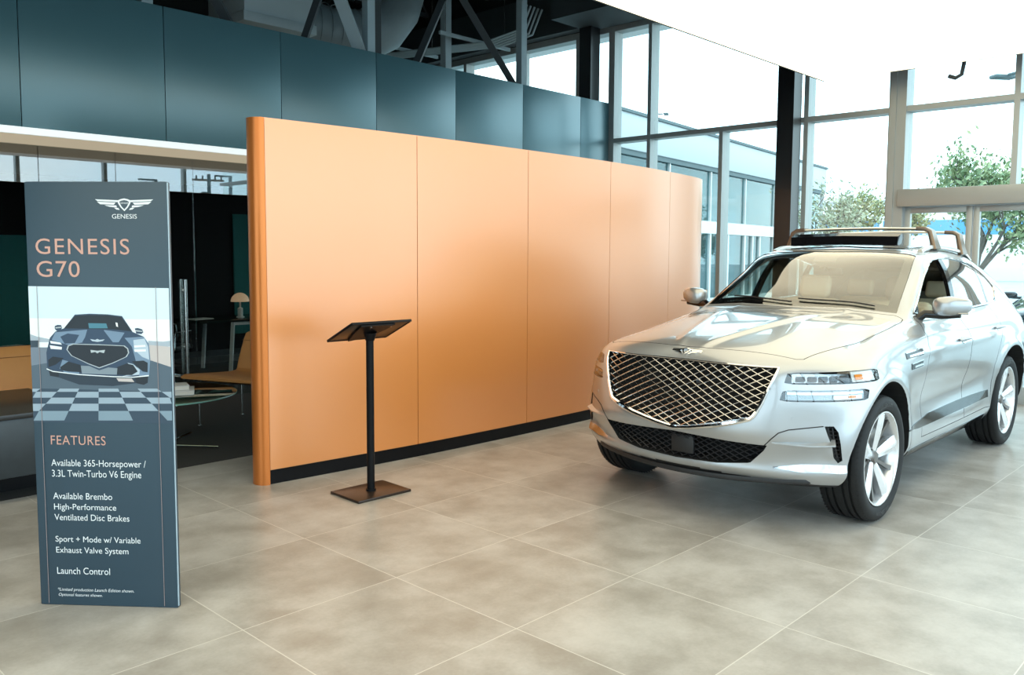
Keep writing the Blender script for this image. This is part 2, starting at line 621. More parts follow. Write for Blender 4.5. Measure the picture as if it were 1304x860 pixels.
    structure(MB().span((10.3, 8.42, 5.10), (10.5, 16, 5.75)), 'trim_3', M['dark_steel'])
    # slate-blue bulkhead above the glass partition -----------------------------
    b = MB()
    xs = [3.618 + 1.2406 * k for k in range(-6, 6)] + [10.50]
    for a, c in zip(xs[:-1], xs[1:]):
        b.span((max(a, -4) + 0.003, 8.06, 2.685), (c - 0.003, 8.085, 3.94), 0.003)
    w = structure(b, 'wall_back', M['navy'])
    structure(MB().span((-4, 8.087, 2.66), (10.5, 8.22, 3.935)), 'wall_back_core', M['black_matte'])
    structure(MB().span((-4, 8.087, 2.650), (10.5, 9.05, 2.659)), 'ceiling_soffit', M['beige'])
    structure(MB().span((-4, 8.05, 2.625), (10.5, 8.085, 2.683)), 'trim_4', M['fascia_light'])
    # glass partition
    joints = [-4.0, -2.8, -1.4, 0.2, 1.2, 2.0, 2.78, 3.50, 4.32, 5.11, 6.5, 7.9, 9.2, 10.5]
    k = 4
    for a, c in zip(joints[:-1], joints[1:]):
        leaf = abs(a - 3.50) < 0.01
        s = 0.02 * math.sin(7 * a) * 0.15
        g = MB().box(((a + c) / 2, YG, 1.326), (c - a - 0.006, 0.012, 2.65), Matrix.Rotation(s, 3, 'Z'))
        o = structure(g, 'door_7' if leaf else 'window_%d' % k, M['office_glass'], smooth=0)
        k += 0 if leaf else 1
        if leaf:
            h = MB()
            for y in (YG - 0.055, YG + 0.055):
                h.cyl((4.18, y, 0.30), (4.18, y, 1.335), 0.017, n=14)
            for z in (0.6, 1.22):
                h.cyl((4.18, YG - 0.055, z), (4.18, YG + 0.055, z), 0.010, n=10)
                for y in (YG - 0.012, YG + 0.012):
                    h.cyl((4.18, y - 0.004, z), (4.18, y + 0.004, z), 0.022, n=14)
            h.build('door_handle', M['steel'], o)


M['col'] = pbr('black_steel_column', (0.010, 0.011, 0.013), 0.35, coat=0.2)
setting()


# ------------------------------------------------------------------ curved orange partition
def orange_wall():
    path = [(2.97, 5.285), (3.7, 5.225), (4.3, 5.185), (5.0, 5.165), (5.65, 5.160), (6.25, 5.165), (6.85, 5.185), (7.5, 5.235),
            (8.1, 5.315), (8.5, 5.385), (8.85, 5.455), (9.12, 5.555), (9.30, 5.72), (9.38, 5.95), (9.40, 6.25), (9.40, 6.6)]
    P = np.array(path)
    t = np.r_[0, np.cumsum(np.linalg.norm(np.diff(P, axis=0), axis=1))]

    # natural cubic through the plan points
    def spl(y):
        n = len(t)
        A = np.zeros((n, n))
        r = np.zeros(n)
        A[0, 0] = A[-1, -1] = 1
        h = np.diff(t)
        for i in range(1, n - 1):
            A[i, i - 1], A[i, i], A[i, i + 1] = h[i - 1], 2 * (h[i - 1] + h[i]), h[i]
            r[i] = 6 * ((y[i + 1] - y[i]) / h[i] - (y[i] - y[i - 1]) / h[i - 1])
        m = np.linalg.solve(A, r)

        def ev(s):
            i = int(np.clip(np.searchsorted(t, s) - 1, 0, n - 2))
            a, b = t[i + 1] - s, s - t[i]
            return (m[i] * a ** 3 + m[i + 1] * b ** 3) / (6 * h[i]) + (y[i] / h[i] - m[i] * h[i] / 6) * a + (y[i + 1] / h[i] - m[i + 1] * h[i] / 6) * b
        return ev
    fx, fy = spl(P[:, 0]), spl(P[:, 1])

    def fr(s):
        x, y = fx(s), fy(s)
        dx, dy = fx(s + .01) - fx(s - .01), fy(s + .01) - fy(s - .01)
        L = math.hypot(dx, dy)
        return Vector((x, y, 0)), Vector((dy / L, -dx / L, 0))      # point, outward (camera-side) normal

    def strip(s0, s1, z0, z1, n0, n1, n, mb):
        """solid between offsets n0 (back) and n1 (front) following the plan curve"""
        ring = []
        for k in range(n + 1):
            p, q = fr(s0 + (s1 - s0) * k / n)
            ring.append([p + q * n0 + Vector((0, 0, z0)), p + q * n1 + Vector((0, 0, z0)), p + q * n1 + Vector((0, 0, z1)), p + q * n0 + Vector((0, 0, z1))])
        mb.grid(ring, closed_u=True)
        o = len(mb.v) - 4 * (n + 1)
        mb.f += [(o, o + 1, o + 2, o + 3), (o + 4 * n + 3, o + 4 * n + 2, o + 4 * n + 1, o + 4 * n)]
        mb.mi += [0, 0]
        return mb
    T = float(t[-1])
    H = 2.545
    root = empty('partition_wall', (2.97, 5.285, 0), label='curved orange metal partition wall standing between the lounge and the car', category='partition wall')
    off = Vector((-2.97, -5.285, 0))

    def put(mb, name, mat, sm=35):
        mb.v = [tuple(Vector(v) + off) for v in mb.v]
        return mb.build(name, mat, root, sm)
    seams = [0.075, 1.345, 2.60, 3.83, 5.08, 6.35, T]
    for a, c in zip(seams[:-1], seams[1:]):
        put(strip(a + 0.0025, c - 0.0025, 0.105, H, -0.02, 0.0, 40, MB()), 'panel', M['orange'])
    put(strip(0.03, T, 0.0, 0.10, -0.10, -0.012, 90, MB()), 'kick_plate', M['black_matte'])
    put(strip(0.05, T, 0.10, H - 0.01, -0.14, -0.024, 90, MB()), 'core', M['black_matte'])
    put(strip(0.05, T, 0.0, H, -0.17, -0.145, 90, MB()), 'back_panel', M['black_matte'])
    put(strip(0.05, T, H - 0.01, H + 0.006, -0.16, -0.008, 90, MB()), 'top_cap', M['orange'])
    # rounded vertical end
    e = MB()
    p, q = fr(0.07)
    d = Vector((-q.y, q.x, 0))
    if d.x > 0:
        d = -d
    c = p + q * -0.085
    pts = [c + q * 0.088 - d * 0.004]
    for k in range(17):
        w = math.pi / 2 - math.pi * k / 16
        pts.append(c + q * (0.088 * math.sin(w)) + d * (0.075 * math.cos(w)))
    pts.append(c - q * 0.088 - d * 0.004)
    e.prism([(v.x, v.y) for v in pts], lambda x, y, h: (x, y, h), 0.0, H + 0.004)
    put(e, 'end_cap', M['orange_edge'])


orange_wall()


# ------------------------------------------------------------------ things on the showroom floor
def wing_polys():
    """winged shield, half width 1; list of outlines, the shield as a ring made of strips"""
    k = 1 / 467.0
    right = [[(100, 28), (467, 42), (425, 14), (175, 4), (108, -2)],
             [(137, -8), (437, 5), (385, -35), (165, -42)],
             [(127, -52), (317, -50), (237, -74), (118, -86)],
             [(98, -92), (165, -90), (125, -116), (74, -122)]]
    polys = []
    for p in right:
        polys.append([(x * k, y * k) for x, y in p])
        polys.append([(-x * k, y * k) for x, y in p][::-1])
    outer = [(0, 56), (60, 44), (108, 22), (98, -20), (60, -82), (0, -142)]
    inner = [(0, 30), (50, 20), (78, 4), (68, -24), (42, -70), (0, -114)]
    for sg in (1, -1):
        for i in range(5):
            a, b, c, d = outer[i], outer[i + 1], inner[i + 1], inner[i]
            q = [(sg * x * k, y * k) for x, y in (a, b, c, d)]
            polys.append(q if sg > 0 else q[::-1])
    return polys


def banner():
    W, H = 0.65, 1.94
    root = empty('floor_banner', (1.238, 4.208, 0), math.atan2(-0.7593, 0.6508),
                 label='tall slate blue floor banner with a printed sports sedan and copper lettering', category='banner')
    navy = pbr('printed_slate', (0.026, 0.054, 0.078), 0.42)
    white = pbr('white_print', (0.72, 0.76, 0.78), 0.5)
    copper = pbr('copper_print', (0.58, 0.32, 0.25), 0.45)
    b = MB().span((0, 0, 0), (W, 0.035, H), 0.006, 2)
    b.build('panel', navy, root)
    # thin pale edge piping on the right side
    MB().span((W - 0.002, 0.004, 0.01), (W + 0.003, 0.010, H - 0.004)).build('edge_piping', pbr('pale_edge', (0.35, 0.45, 0.52), 0.35), root)
    # printed photograph ---------------------------------------------------
    cols = {'sky_hi': (0.62, 0.76, 0.84), 'sky_lo': (0.80, 0.86, 0.88), 'hill': (0.36, 0.42, 0.48), 'sand': (0.52, 0.47, 0.45), 'road': (0.16, 0.20, 0.25),
            'road2': (0.075, 0.11, 0.145), 'ck_d': (0.030, 0.055, 0.085), 'ck_l': (0.29, 0.37, 0.44), 'ck_l2': (0.20, 0.28, 0.34), 'body': (0.028, 0.055, 0.10), 'body_l': (0.16, 0.24, 0.34),
            'body_ll': (0.45, 0.54, 0.62), 'glass': (0.010, 0.016, 0.024), 'tealg': (0.06, 0.20, 0.27), 'grille': (0.010, 0.016, 0.024), 'trim': (0.42, 0.47, 0.50), 'lamp': (0.80, 0.84, 0.86), 'shade': (0.018, 0.032, 0.05), 'mesh': (0.20, 0.25, 0.29), 'wall': (0.03, 0.05, 0.07)}
    names = list(cols)
    mats = [pbr('print_' + n, cols[n], 0.5) for n in names]
    ph = MB()
    lay = [0]

    def C(x, y):
        x, y = x / 1000, y / 1000
        return (0.0109 * x * y + 0.6722 * x - 0.0284 * y + 0.0154, 0.0068 * x * y + 0.0054 * x - 0.6656 * y + 1.4208)

    def poly(n, pts, raw=False):
        lay[0] += 1
        o = 0.0003 + 0.00005 * lay[0]
        pp = pts if raw else [C(*p) for p in pts]
        pp = [(min(max(x, 0.002), W - 0.002), z) for x, z in pp]
        vs = [(x, -o, z) for x, z in pp]
        ph.add(vs, [tuple(range(len(vs)))], names.index(n))

    def mir(pts, c=460, k=1.0):
        return [(c - (x - c) * k, y) for x, y in pts][::-1]
    poly('sky_hi', [(0.002, 1.2), (0.648, 1.2), (0.648, 1.470), (0.002, 1.474)], True)
    poly('sky_lo', [(0.002, 1.02), (0.648, 1.02), (0.648, 1.33), (0.002, 1.33)], True)
    poly('hill', [(-20, 245), (40, 262), (130, 280), (130, 300), (-20, 300)])
    poly('hill', [(800, 290), (900, 296), (960, 290), (960, 330), (800, 330)])
    poly('sand', [(800, 318), (960, 332), (960, 470), (810, 430)])
    poly('road', [(-20, 335), (120, 335), (130, 470), (-20, 470)])
    poly('wall', [(-20, 288), (48, 288), (48, 335), (-20, 335)])
    poly('road2', [(-20, 460), (120, 440), (700, 420), (820, 425), (960, 470), (960, 650), (-20, 650)])
    # chequered ground in perspective
    poly('ck_d', [(-20, 615), (975, 640), (985, 860), (-20, 850)])
    vx, vy = 462, 330
    rows = [618, 640, 680, 722, 772, 838]
    for r in range(5):
        y0, y1 = rows[r], rows[r + 1]
        for c in range(-5, 5):
            if (r + c) % 2:
                continue
            def px(cc, y):
                return vx + cc * 143 * (y - vy) / (618 - vy) * 0.93
            q = [(px(c, y0), y0), (px(c + 1, y0), y0), (px(c + 1, y1), y1), (px(c, y1), y1)]
            if max(p[0] for p in q) < 0 or min(p[0] for p in q) > 965:
                continue
            q = [(min(max(x, -20), 975), y) for x, y in q]
            poly('ck_l' if r < 4 else 'ck_l2', q)
    # the printed car: ground shade, wheels, body, glass, lamps, grille
    poly('shade', [(120, 490), (800, 525), (790, 570), (560, 600), (330, 590), (130, 520)])
    poly('glass', [(705, 520), (800, 525), (797, 578), (770, 592), (720, 580)])
    poly('glass', [(115, 470), (190, 500), (190, 540), (130, 530)])
    poly('body', [(225, 205), (300, 112), (400, 106), (520, 110), (622, 122), (695, 230), (770, 262), (805, 310), (815, 420), (808, 525), (700, 535), (560, 532), (330, 520), (150, 498), (110, 470), (104, 370), (128, 270), (165, 228)])
    poly('body_l', [(640, 270), (770, 262), (805, 310), (815, 420), (808, 525), (740, 530), (720, 440), (690, 330)])
    poly('body_ll', [(700, 285), (775, 275), (800, 330), (808, 420), (760, 400), (705, 350)])
    poly('body_l', [(165, 232), (385, 214), (360, 300), (260, 320), (140, 285)])
    poly('body', [(200, 262), (250, 240), (330, 250), (300, 305), (230, 310)])
    poly('body_l', [(500, 216), (640, 235), (600, 300), (510, 300)])
    poly('body', [(395, 222), (500, 222), (560, 300), (350, 300)])
    poly('body_l', [(215, 420), (255, 430), (205, 470), (225, 505), (330, 520), (330, 505), (250, 492), (195, 480)])
    poly('body_ll', [(660, 440), (700, 450), (745, 490), (740, 522), (620, 535), (720, 505)])
    poly('glass', [(225, 206), (302, 120), (400, 114), (520, 117), (618, 128), (690, 226), (560, 212), (385, 208)])
    poly('tealg', [(392, 170), (515, 172), (526, 205), (398, 205)])
    poly('lamp', [(578, 165), (592, 168), (596, 196), (584, 192)])
    for sx in (0, 1):
        m0 = [(162, 190), (180, 182), (205, 183), (212, 200), (205, 220), (175, 222), (162, 208)]
        poly('body', m0 if not sx else [(710, 206), (730, 203), (760, 212), (768, 232), (755, 244), (720, 240)])
        poly('trim', [(166, 198), (208, 194), (208, 202), (168, 206)] if not sx else [(714, 216), (762, 222), (762, 230), (716, 226)])
    for pts in ([(130, 290), (200, 302), (212, 316), (135, 308)], [(128, 320), (212, 332), (210, 350), (135, 345)], [(705, 322), (780, 318), (785, 330), (708, 336)], [(705, 350), (785, 348), (785, 362), (710, 366)]):
        poly('lamp', pts)
    gr = [(243, 350), (252, 322), (285, 310), (460, 314), (640, 322), (665, 342), (672, 372), (655, 400), (560, 445), (468, 478), (390, 448), (275, 392)]
    poly('trim', gr)
    poly('grille', [(460 + (x - 460) * 0.965, 385 + (y - 385) * 0.93) for x, y in gr])
    poly('trim', [(408, 352), (455, 358), (508, 352), (500, 374), (470, 366), (455, 376), (440, 366), (412, 372)])
    poly('body_ll', [(405, 278), (440, 284), (455, 277), (470, 284), (506, 280), (490, 292), (455, 298), (420, 292)])
    poly('grille', [(200, 470), (255, 432), (340, 455), (345, 505), (255, 500), (205, 490)])
    poly('grille', [(590, 470), (655, 445), (700, 455), (730, 500), (690, 525), (590, 522)])
    poly('mesh', [(342, 460), (400, 462), (468, 492), (530, 472), (592, 478), (588, 522), (350, 514)])
    poly('grille', [(118, 420), (150, 398), (225, 408), (170, 452), (120, 470)])
    poly('grille', [(690, 430), (770, 425), (798, 440), (797, 505), (765, 500), (730, 470)])
    poly('lamp', [(108, 478), (150, 496), (330, 518), (560, 532), (700, 536), (806, 524), (806, 532), (700, 542), (560, 538), (330, 524), (150, 502), (106, 484)])
    poly('sand', [(585, 545), (690, 548), (708, 572), (600, 568)])
    ph.build('printed_photo', mats, root, 0, fix=False)
    # lettering ------------------------------------------------------------------
    def lines(name, mat, items):
        mb = MB()
        for it in items:
            vs, fs = text_mesh(*it[:5], 0.0012, **(it[5] if len(it) > 5 else {}))
            mb.add(vs, fs)
        return mb.build(name, mat, root, 0, fix=False)
    lines('title', copper, [('GENESIS', .044, .474, 1.618, 1.688, {'spacing': 1.12}), ('G70', .045, .244, 1.516, 1.588, {'spacing': 1.05})])
    lines('section_heading', copper, [('FEATURES', .080, .336, .754, .796, {'spacing': 1.1})])
    for para in ([('Available 365-Horsepower /', .078, .520, .645, .686), ('3.3L Twin-Turbo V6 Engine', .079, .497, .595, .637)],
                 [('Available Brembo', .081, .358, .501, .531), ('High-Performance', .083, .375, .443, .480), ('Ventilated Disc Brakes', .083, .435, .402, .431)],
                 [('Sport + Mode w/ Variable', .084, .484, .292, .328), ('Exhaust Valve System', .085, .426, .240, .277)],
                 [('Launch Control', .086, .336, .149, .181)]):
        for ln_ in para:
            lines('feature_text', white, [ln_])
    lines('small_print', white, [('*Limited production Launch Edition shown.', .086, .446, .064, .084, {'shear': .25}), ('Optional features shown.', .089, .296, .040, .058, {'shear': .25})])
    lg = MB()
    cxl, czl, hw = 0.457, 1.850, 0.1325
    for p in wing_polys():
        vs = [(cxl + x * hw, -0.0012, czl + y * hw) for x, y in p]
        lg.add(vs, [tuple(range(len(vs)))])
    for bd, x0, x1, z0, z1 in (('GENESIS', .400, .513, 1.777, 1.797), ('GENESIS', cxl - .019, cxl + .019, czl - .008, czl - .001)):
        vs, fs = text_mesh(bd, x0, x1, z0, z1, 0.0012)
        lg.add(vs, fs)
    lg.build('winged_logo', white, root, 0, fix=False)
    ln = MB()
    for x in (0.042, 0.588):
        ln.span((x, -0.0035, 0.01), (x + 0.0022, -0.0030, 1.474))
    ln.build('copper_line', pbr('copper_hairline', (0.30, 0.24, 0.24), 0.45), root, 0)


banner()


def sign_stand():
    cx, cy = 3.425, 4.62
    root = empty('sign_stand', (cx, cy, 0), math.radians(-1.5), label='black pedestal sign stand with tilted plate in front of the orange wall', category='sign stand')
    MB().box((0, 0, 0.009), (0.43, 0.335, 0.018), None, 0.004).build('base_plate', M['stand'], root)
    b = MB()
    b.cyl((0, 0, 0.016), (0, 0, 1.075), 0.026, n=24)
    b.cyl((0, 0, 0.016), (0, 0, 0.03), 0.034, n=24)
    b.build('pole', M['black_matte'], root)
    R = Matrix.Rotation(math.radians(-24.5), 3, 'X')
    MB().box((0, 0.0, 1.112), (0.475, 0.31, 0.010), R, 0.002).build('sign_plate', M['stand'], root)
    f = MB()
    for dx, dy, sx, sy in ((-0.235, 0, 0.012, 0.318), (0.235, 0, 0.012, 0.318), (0, 0.157, 0.48, 0.012), (0, -0.157, 0.48, 0.012)):
        f.box(Vector((0, 0, 1.112)) + R @ Vector((dx, dy, 0)), (sx, sy, 0.016), R, 0.002)
    f.build('plate_edge', M['black_matte'], root)
    br = MB()
    pl = [(-0.165, -0.148), (0.105, -0.148), (0.09, -0.06), (0.06, 0.02), (0.04, 0.07), (0.02, 0.09), (-0.09, 0.145), (-0.11, 0.08), (-0.135, 0.0), (-0.15, -0.08)]
    br.prism(pl, lambda x, y, d: Vector((0, 0, 1.112)) + R @ Vector((x, y, d)), -0.020, -0.006)
    br.cyl((0, 0.0, 1.045), (0, -0.005, 1.10), 0.03, 0.045, n=20)
    br.build('bracket', M['black_matte'], root)
    for x, y in ((-0.07, -0.12), (0.09, -0.12)):
        p = Vector((0, 0, 1.112)) + R @ Vector((x, y, -0.019))
        MB().cyl(p, p + R @ Vector((0, 0, -0.004)), 0.007, n=10).build('screw', M['steel'], root)


M['stand'] = pbr('dark_bronze_plate', (0.030, 0.020, 0.015), 0.30, 0.3)
sign_stand()


# ------------------------------------------------------------------ lounge in front of the glass
def rounded_profile_sheet(path, width, th, bev=0.012):
    """upholstered shell: a side profile (x,z) swept across the width, with soft edges; returns MB (x forward, y across)"""
    mb = MB()
    P = [Vector((x, 0, z)) for x, z in path]
    n = len(P)
    rings = []
    ws = [-width / 2, -width / 2 + bev * 0.3, -width / 2 + bev, 0, width / 2 - bev, width / 2 - bev * 0.3, width / 2]
    ks = [0.45, 0.8, 1, 1, 1, 0.8, 0.45]
    for w, kk in zip(ws, ks):
        ring = []
        for sgn in (1, -1):
            idx = range(n) if sgn > 0 else range(n - 1, -1, -1)
            for i in idx:
                t = (P[min(i + 1, n - 1)] - P[max(i - 1, 0)]).normalized()
                nn = Vector((-t.z, 0, t.x))
                e = kk * (0.6 if i in (0, n - 1) else 1)
                q = P[i] + nn * (sgn * th / 2 * e)
                ring.append((q.x, w, q.z))
        rings.append(ring)
    mb.grid(rings, closed_u=True)
    k = len(rings[0])
    o = len(mb.v) - k * len(rings)
    mb.f += [tuple(o + i for i in range(k)), tuple(o + k * (len(rings) - 1) + i for i in range(k - 1, -1, -1))]
    mb.mi += [0, 0]
    return mb


def lounge_chair(loc, rz, label):
    r = empty('lounge_chair', loc, rz, label=label, category='chair', group='tan leather lounge chairs')
    seat = [(0.40, 0.435), (0.43, 0.475), (0.40, 0.48), (0.25, 0.468), (0.0, 0.445), (-0.22, 0.43), (-0.32, 0.435), (-0.355, 0.47)]
    back = [(-0.345, 0.46), (-0.375, 0.54), (-0.42, 0.65), (-0.465, 0.75), (-0.495, 0.80), (-0.525, 0.815)]
    rounded_profile_sheet(seat[1:], 1.02, 0.045, 0.03).build('seat', M['tan'], r, 50)
    rounded_profile_sheet(back, 1.02, 0.045, 0.03).build('backrest', M['tan'], r, 50)
    pr_ = MB()
    pr_.tube([(-0.43, -0.505, 0.745), (-0.43, 0.505, 0.745)], 0.003, 6)
    pr_.build('seam', pbr('tan_stitching', (0.30, 0.14, 0.05), 0.6), r)
    f = MB()
    for y in (-0.40, 0.40):
        f.tube([(0.34, y, 0.437), (-0.33, y, 0.405), (-0.46, y, 0.70)], 0.010, 8)
    f.tube([(0.30, -0.40, 0.43), (0.30, 0.40, 0.43)], 0.010, 8)
    f.tube([(-0.28, -0.40, 0.405), (-0.28, 0.40, 0.405)], 0.010, 8)
    f.build('frame', M['steel'], r)
    for x in (0.30, -0.30):
        for y in (-0.42, 0.42):
            l = MB()
            l.cyl((x, y, 0.0), (x, y, 0.42), 0.011, n=12)
            l.cyl((x, y, 0.0), (x, y, 0.008), 0.02, n=12)
            l.build('leg', M['steel'], r)
    return r


lounge_chair((4.08, 7.30, 0), math.radians(202), 'tan leather lounge chair with chrome legs behind the glass coffee table')
lounge_chair((1.92, 7.49, 0), math.radians(-90), 'tan leather lounge chair half hidden behind the banner and the low dark table')


def coffee_table():
    cx, cy = 3.02, 6.98
    r = empty('coffee_table', (cx, cy, 0), 0.3, label='round glass coffee table with crossed chrome base holding white books', category='table')
    MB().lathe([(0.0, 0.436), (0.60, 0.436), (0.612, 0.442), (0.612, 0.450), (0.60, 0.456), (0.0, 0.456)][1:5], (0, 0, 0), (0, 0, 1), 64).build('table_top', M['table_glass'], r)
    e = MB()
    e.lathe([(0.6125, 0.4405), (0.615, 0.446), (0.6125, 0.4515), (0.608, 0.446)], (0, 0, 0), (0, 0, 1), 64, closed=True)
    e.build('glass_edge', pbr('green_glass_edge', (0.20, 0.42, 0.36), 0.15), r)
    for k in range(4):
        w = math.pi / 2 * k + 0.35
        l = MB()
        l.tube([(0.04 * math.cos(w), 0.04 * math.sin(w), 0.434), (0.04 * math.cos(w), 0.04 * math.sin(w), 0.03), (0.07 * math.cos(w), 0.07 * math.sin(w), 0.012), (0.50 * math.cos(w), 0.50 * math.sin(w), 0.012)], 0.010, 8)
        l.build('leg', M['chrome'], r)
    # white books
    for i, (z, sx, sy, a, lab) in enumerate(((0.456, 0.34, 0.26, 0.15, 'larger white book lying flat on the glass coffee table, lower one'), (0.491, 0.29, 0.21, 0.28, 'smaller white book lying on top of the larger white book'))):
        b = empty('book', (3.09 - 0.015 * i, 6.90 + 0.02 * i, z), a - 0.6, label=lab, category='book', group='white books on the coffee table')
        h = 0.034
        c = MB()
        c.box((0, 0, 0.002), (sx, sy, 0.004), None, 0.001)
        c.box((0, 0, h - 0.002), (sx, sy, 0.004), None, 0.001)
        c.box((-sx / 2 + 0.002, 0, h / 2), (0.004, sy, h), None, 0.001)
        c.build('cover', M['white'], b)
        MB().box((0.002, 0, h / 2), (sx - 0.012, sy - 0.01, h - 0.008)).build('pages', M['paper'], b)


coffee_table()


def low_table():
    r = empty('low_table', (1.05, 6.50, 0), 0, label='low dark wood block table at the left edge behind the banner', category='table')
    MB().span((-1.3, -0.53, 0.19), (0.98, 0.53, 0.565), 0.004).build('body', M['wood_dark'], r)
    MB().span((-1.32, -0.55, 0.567), (1.0, 0.54, 0.60), 0.004).build('table_top', pbr('black_table_top', (0.014, 0.014, 0.014), 0.3, noise=0.2, nscale=10), r)
    MB().span((-1.2, -0.10, 0.0), (0.9, 0.45, 0.189)).build('plinth', M['black_matte'], r)


low_table()


# ------------------------------------------------------------------ office behind the glass
def office():
    # teal wall panels and pale door frames on the dark wall
    b = MB()
    b.span((1.2, 13.37, 0.3), (3.95, 13.398, 1.86), 0.004)
    b.build('wall_panel', M['teal'], kind='thing', label='dark teal wall panel at the far left of the dark office wall', category='wall panel', group='teal wall panels')
    b = MB()
    b.span((7.10, 13.37, 0.25), (9.4, 13.398, 2.28), 0.004)
    b.build('wall_panel', M['teal'], label='dark teal wall panel behind the mushroom lamp in the office', category='wall panel', group='teal wall panels')
    d = empty('desk', (6.6, 11.0, 0), 0, label='dark office desk with grey metal legs behind the glass partition', category='desk')
    MB().span((-1.5, -0.45, 0.70), (1.6, 0.45, 0.73), 0.004).build('desk_top', pbr('dark_glass_top', (0.02, 0.03, 0.03), 0.12), d)
    f = MB()
    f.span((-1.0, -0.42, 0.655), (1.5, -0.38, 0.698))
    f.span((-1.0, 0.38, 0.655), (1.5, 0.42, 0.698))
    f.build('frame', M['white'], d)
    for x in (-1.0, 1.46):
        for y in (-0.40, 0.40):
            MB().tube([(x + 0.0, y, 0.70), (x - 0.05 * (1 if x < 0 else -1), y, 0.0)], 0.03, 4).build('leg', M['white'], d)
    l = empty('table_lamp', (5.87, 10.9, 0.73), 0, label='small mushroom table lamp with peach dome shade on the office desk', category='lamp')
    b = MB()
    b.lathe([(0.055, 0.0), (0.055, 0.012), (0.035, 0.02), (0.035, 0.13), (0.012, 0.14), (0.012, 0.26)], (0, 0, 0), (0, 0, 1), 24)
    b.build('base', M['white'], l)
    s = MB()
    prof = [(0.125 * math.cos(w), 0.22 + 0.125 * math.sin(w)) for w in np.linspace(0.02, math.pi / 2 - 0.04, 12)]
    prof += [(0.118 * math.cos(w), 0.22 + 0.118 * math.sin(w)) for w in np.linspace(math.pi / 2 - 0.04, 0.02, 12)]
    s.lathe(prof, (0, 0, 0), (0, 0, 1), 32)
    s.build('lamp_shade', pbr('opal_shade', (0.75, 0.55, 0.38), 0.4, emit=(1.0, 0.62, 0.36), estr=0.35), l)

    def office_chair(loc, rz, lab):
        r = empty('office_chair', loc, rz, label=lab, category='chair', group='black office chairs')
        MB().box((0, 0, 0.46), (0.46, 0.46, 0.06), None, 0.025).build('seat', M['black_plastic'], r)
        MB().box((-0.24, 0, 0.76), (0.05, 0.42, 0.46), Matrix.Rotation(-0.15, 3, 'Y'), 0.02).build('backrest', M['black_plastic'], r)
        for y in (-0.26, 0.26):
            MB().tube([(-0.18, y, 0.45), (-0.16, y, 0.66), (0.12, y, 0.66), (0.14, y, 0.45)], 0.014, 8).build('armrest', M['chrome'], r)
        b = MB()
        b.cyl((0, 0, 0.07), (0, 0, 0.44), 0.025, n=14)
        for k in range(5):
            w = k * 2 * math.pi / 5
            b.tube([(0, 0, 0.11), (0.30 * math.cos(w), 0.30 * math.sin(w), 0.07)], [0.026, 0.014], 8)
        b.build('base', M['chrome'], r)
        for k in range(5):
            w = k * 2 * math.pi / 5
            c = MB()
            x, y = 0.30 * math.cos(w), 0.30 * math.sin(w)
            c.cyl((x, y - 0.02, 0.03), (x, y + 0.02, 0.03), 0.03, n=14)
            c.build('caster', M['black_plastic'], r)
        return r
    office_chair((4.55, 10.3, 0), 0.5, 'black office chair with chrome base beside the glass door handle')
    office_chair((5.05, 11.5, 0), -0.3, 'black office chair with chrome base facing the office desk')
    pt = empty('paper_stack', (5.0 + 0.3, 10.95, 0.73), 0.2, label='pale sheets of paper lying on the office desk', category='paper')
    MB().box((0, 0, 0.006), (0.30, 0.21, 0.012)).build('sheet', M['paper'], pt, 0)


office()


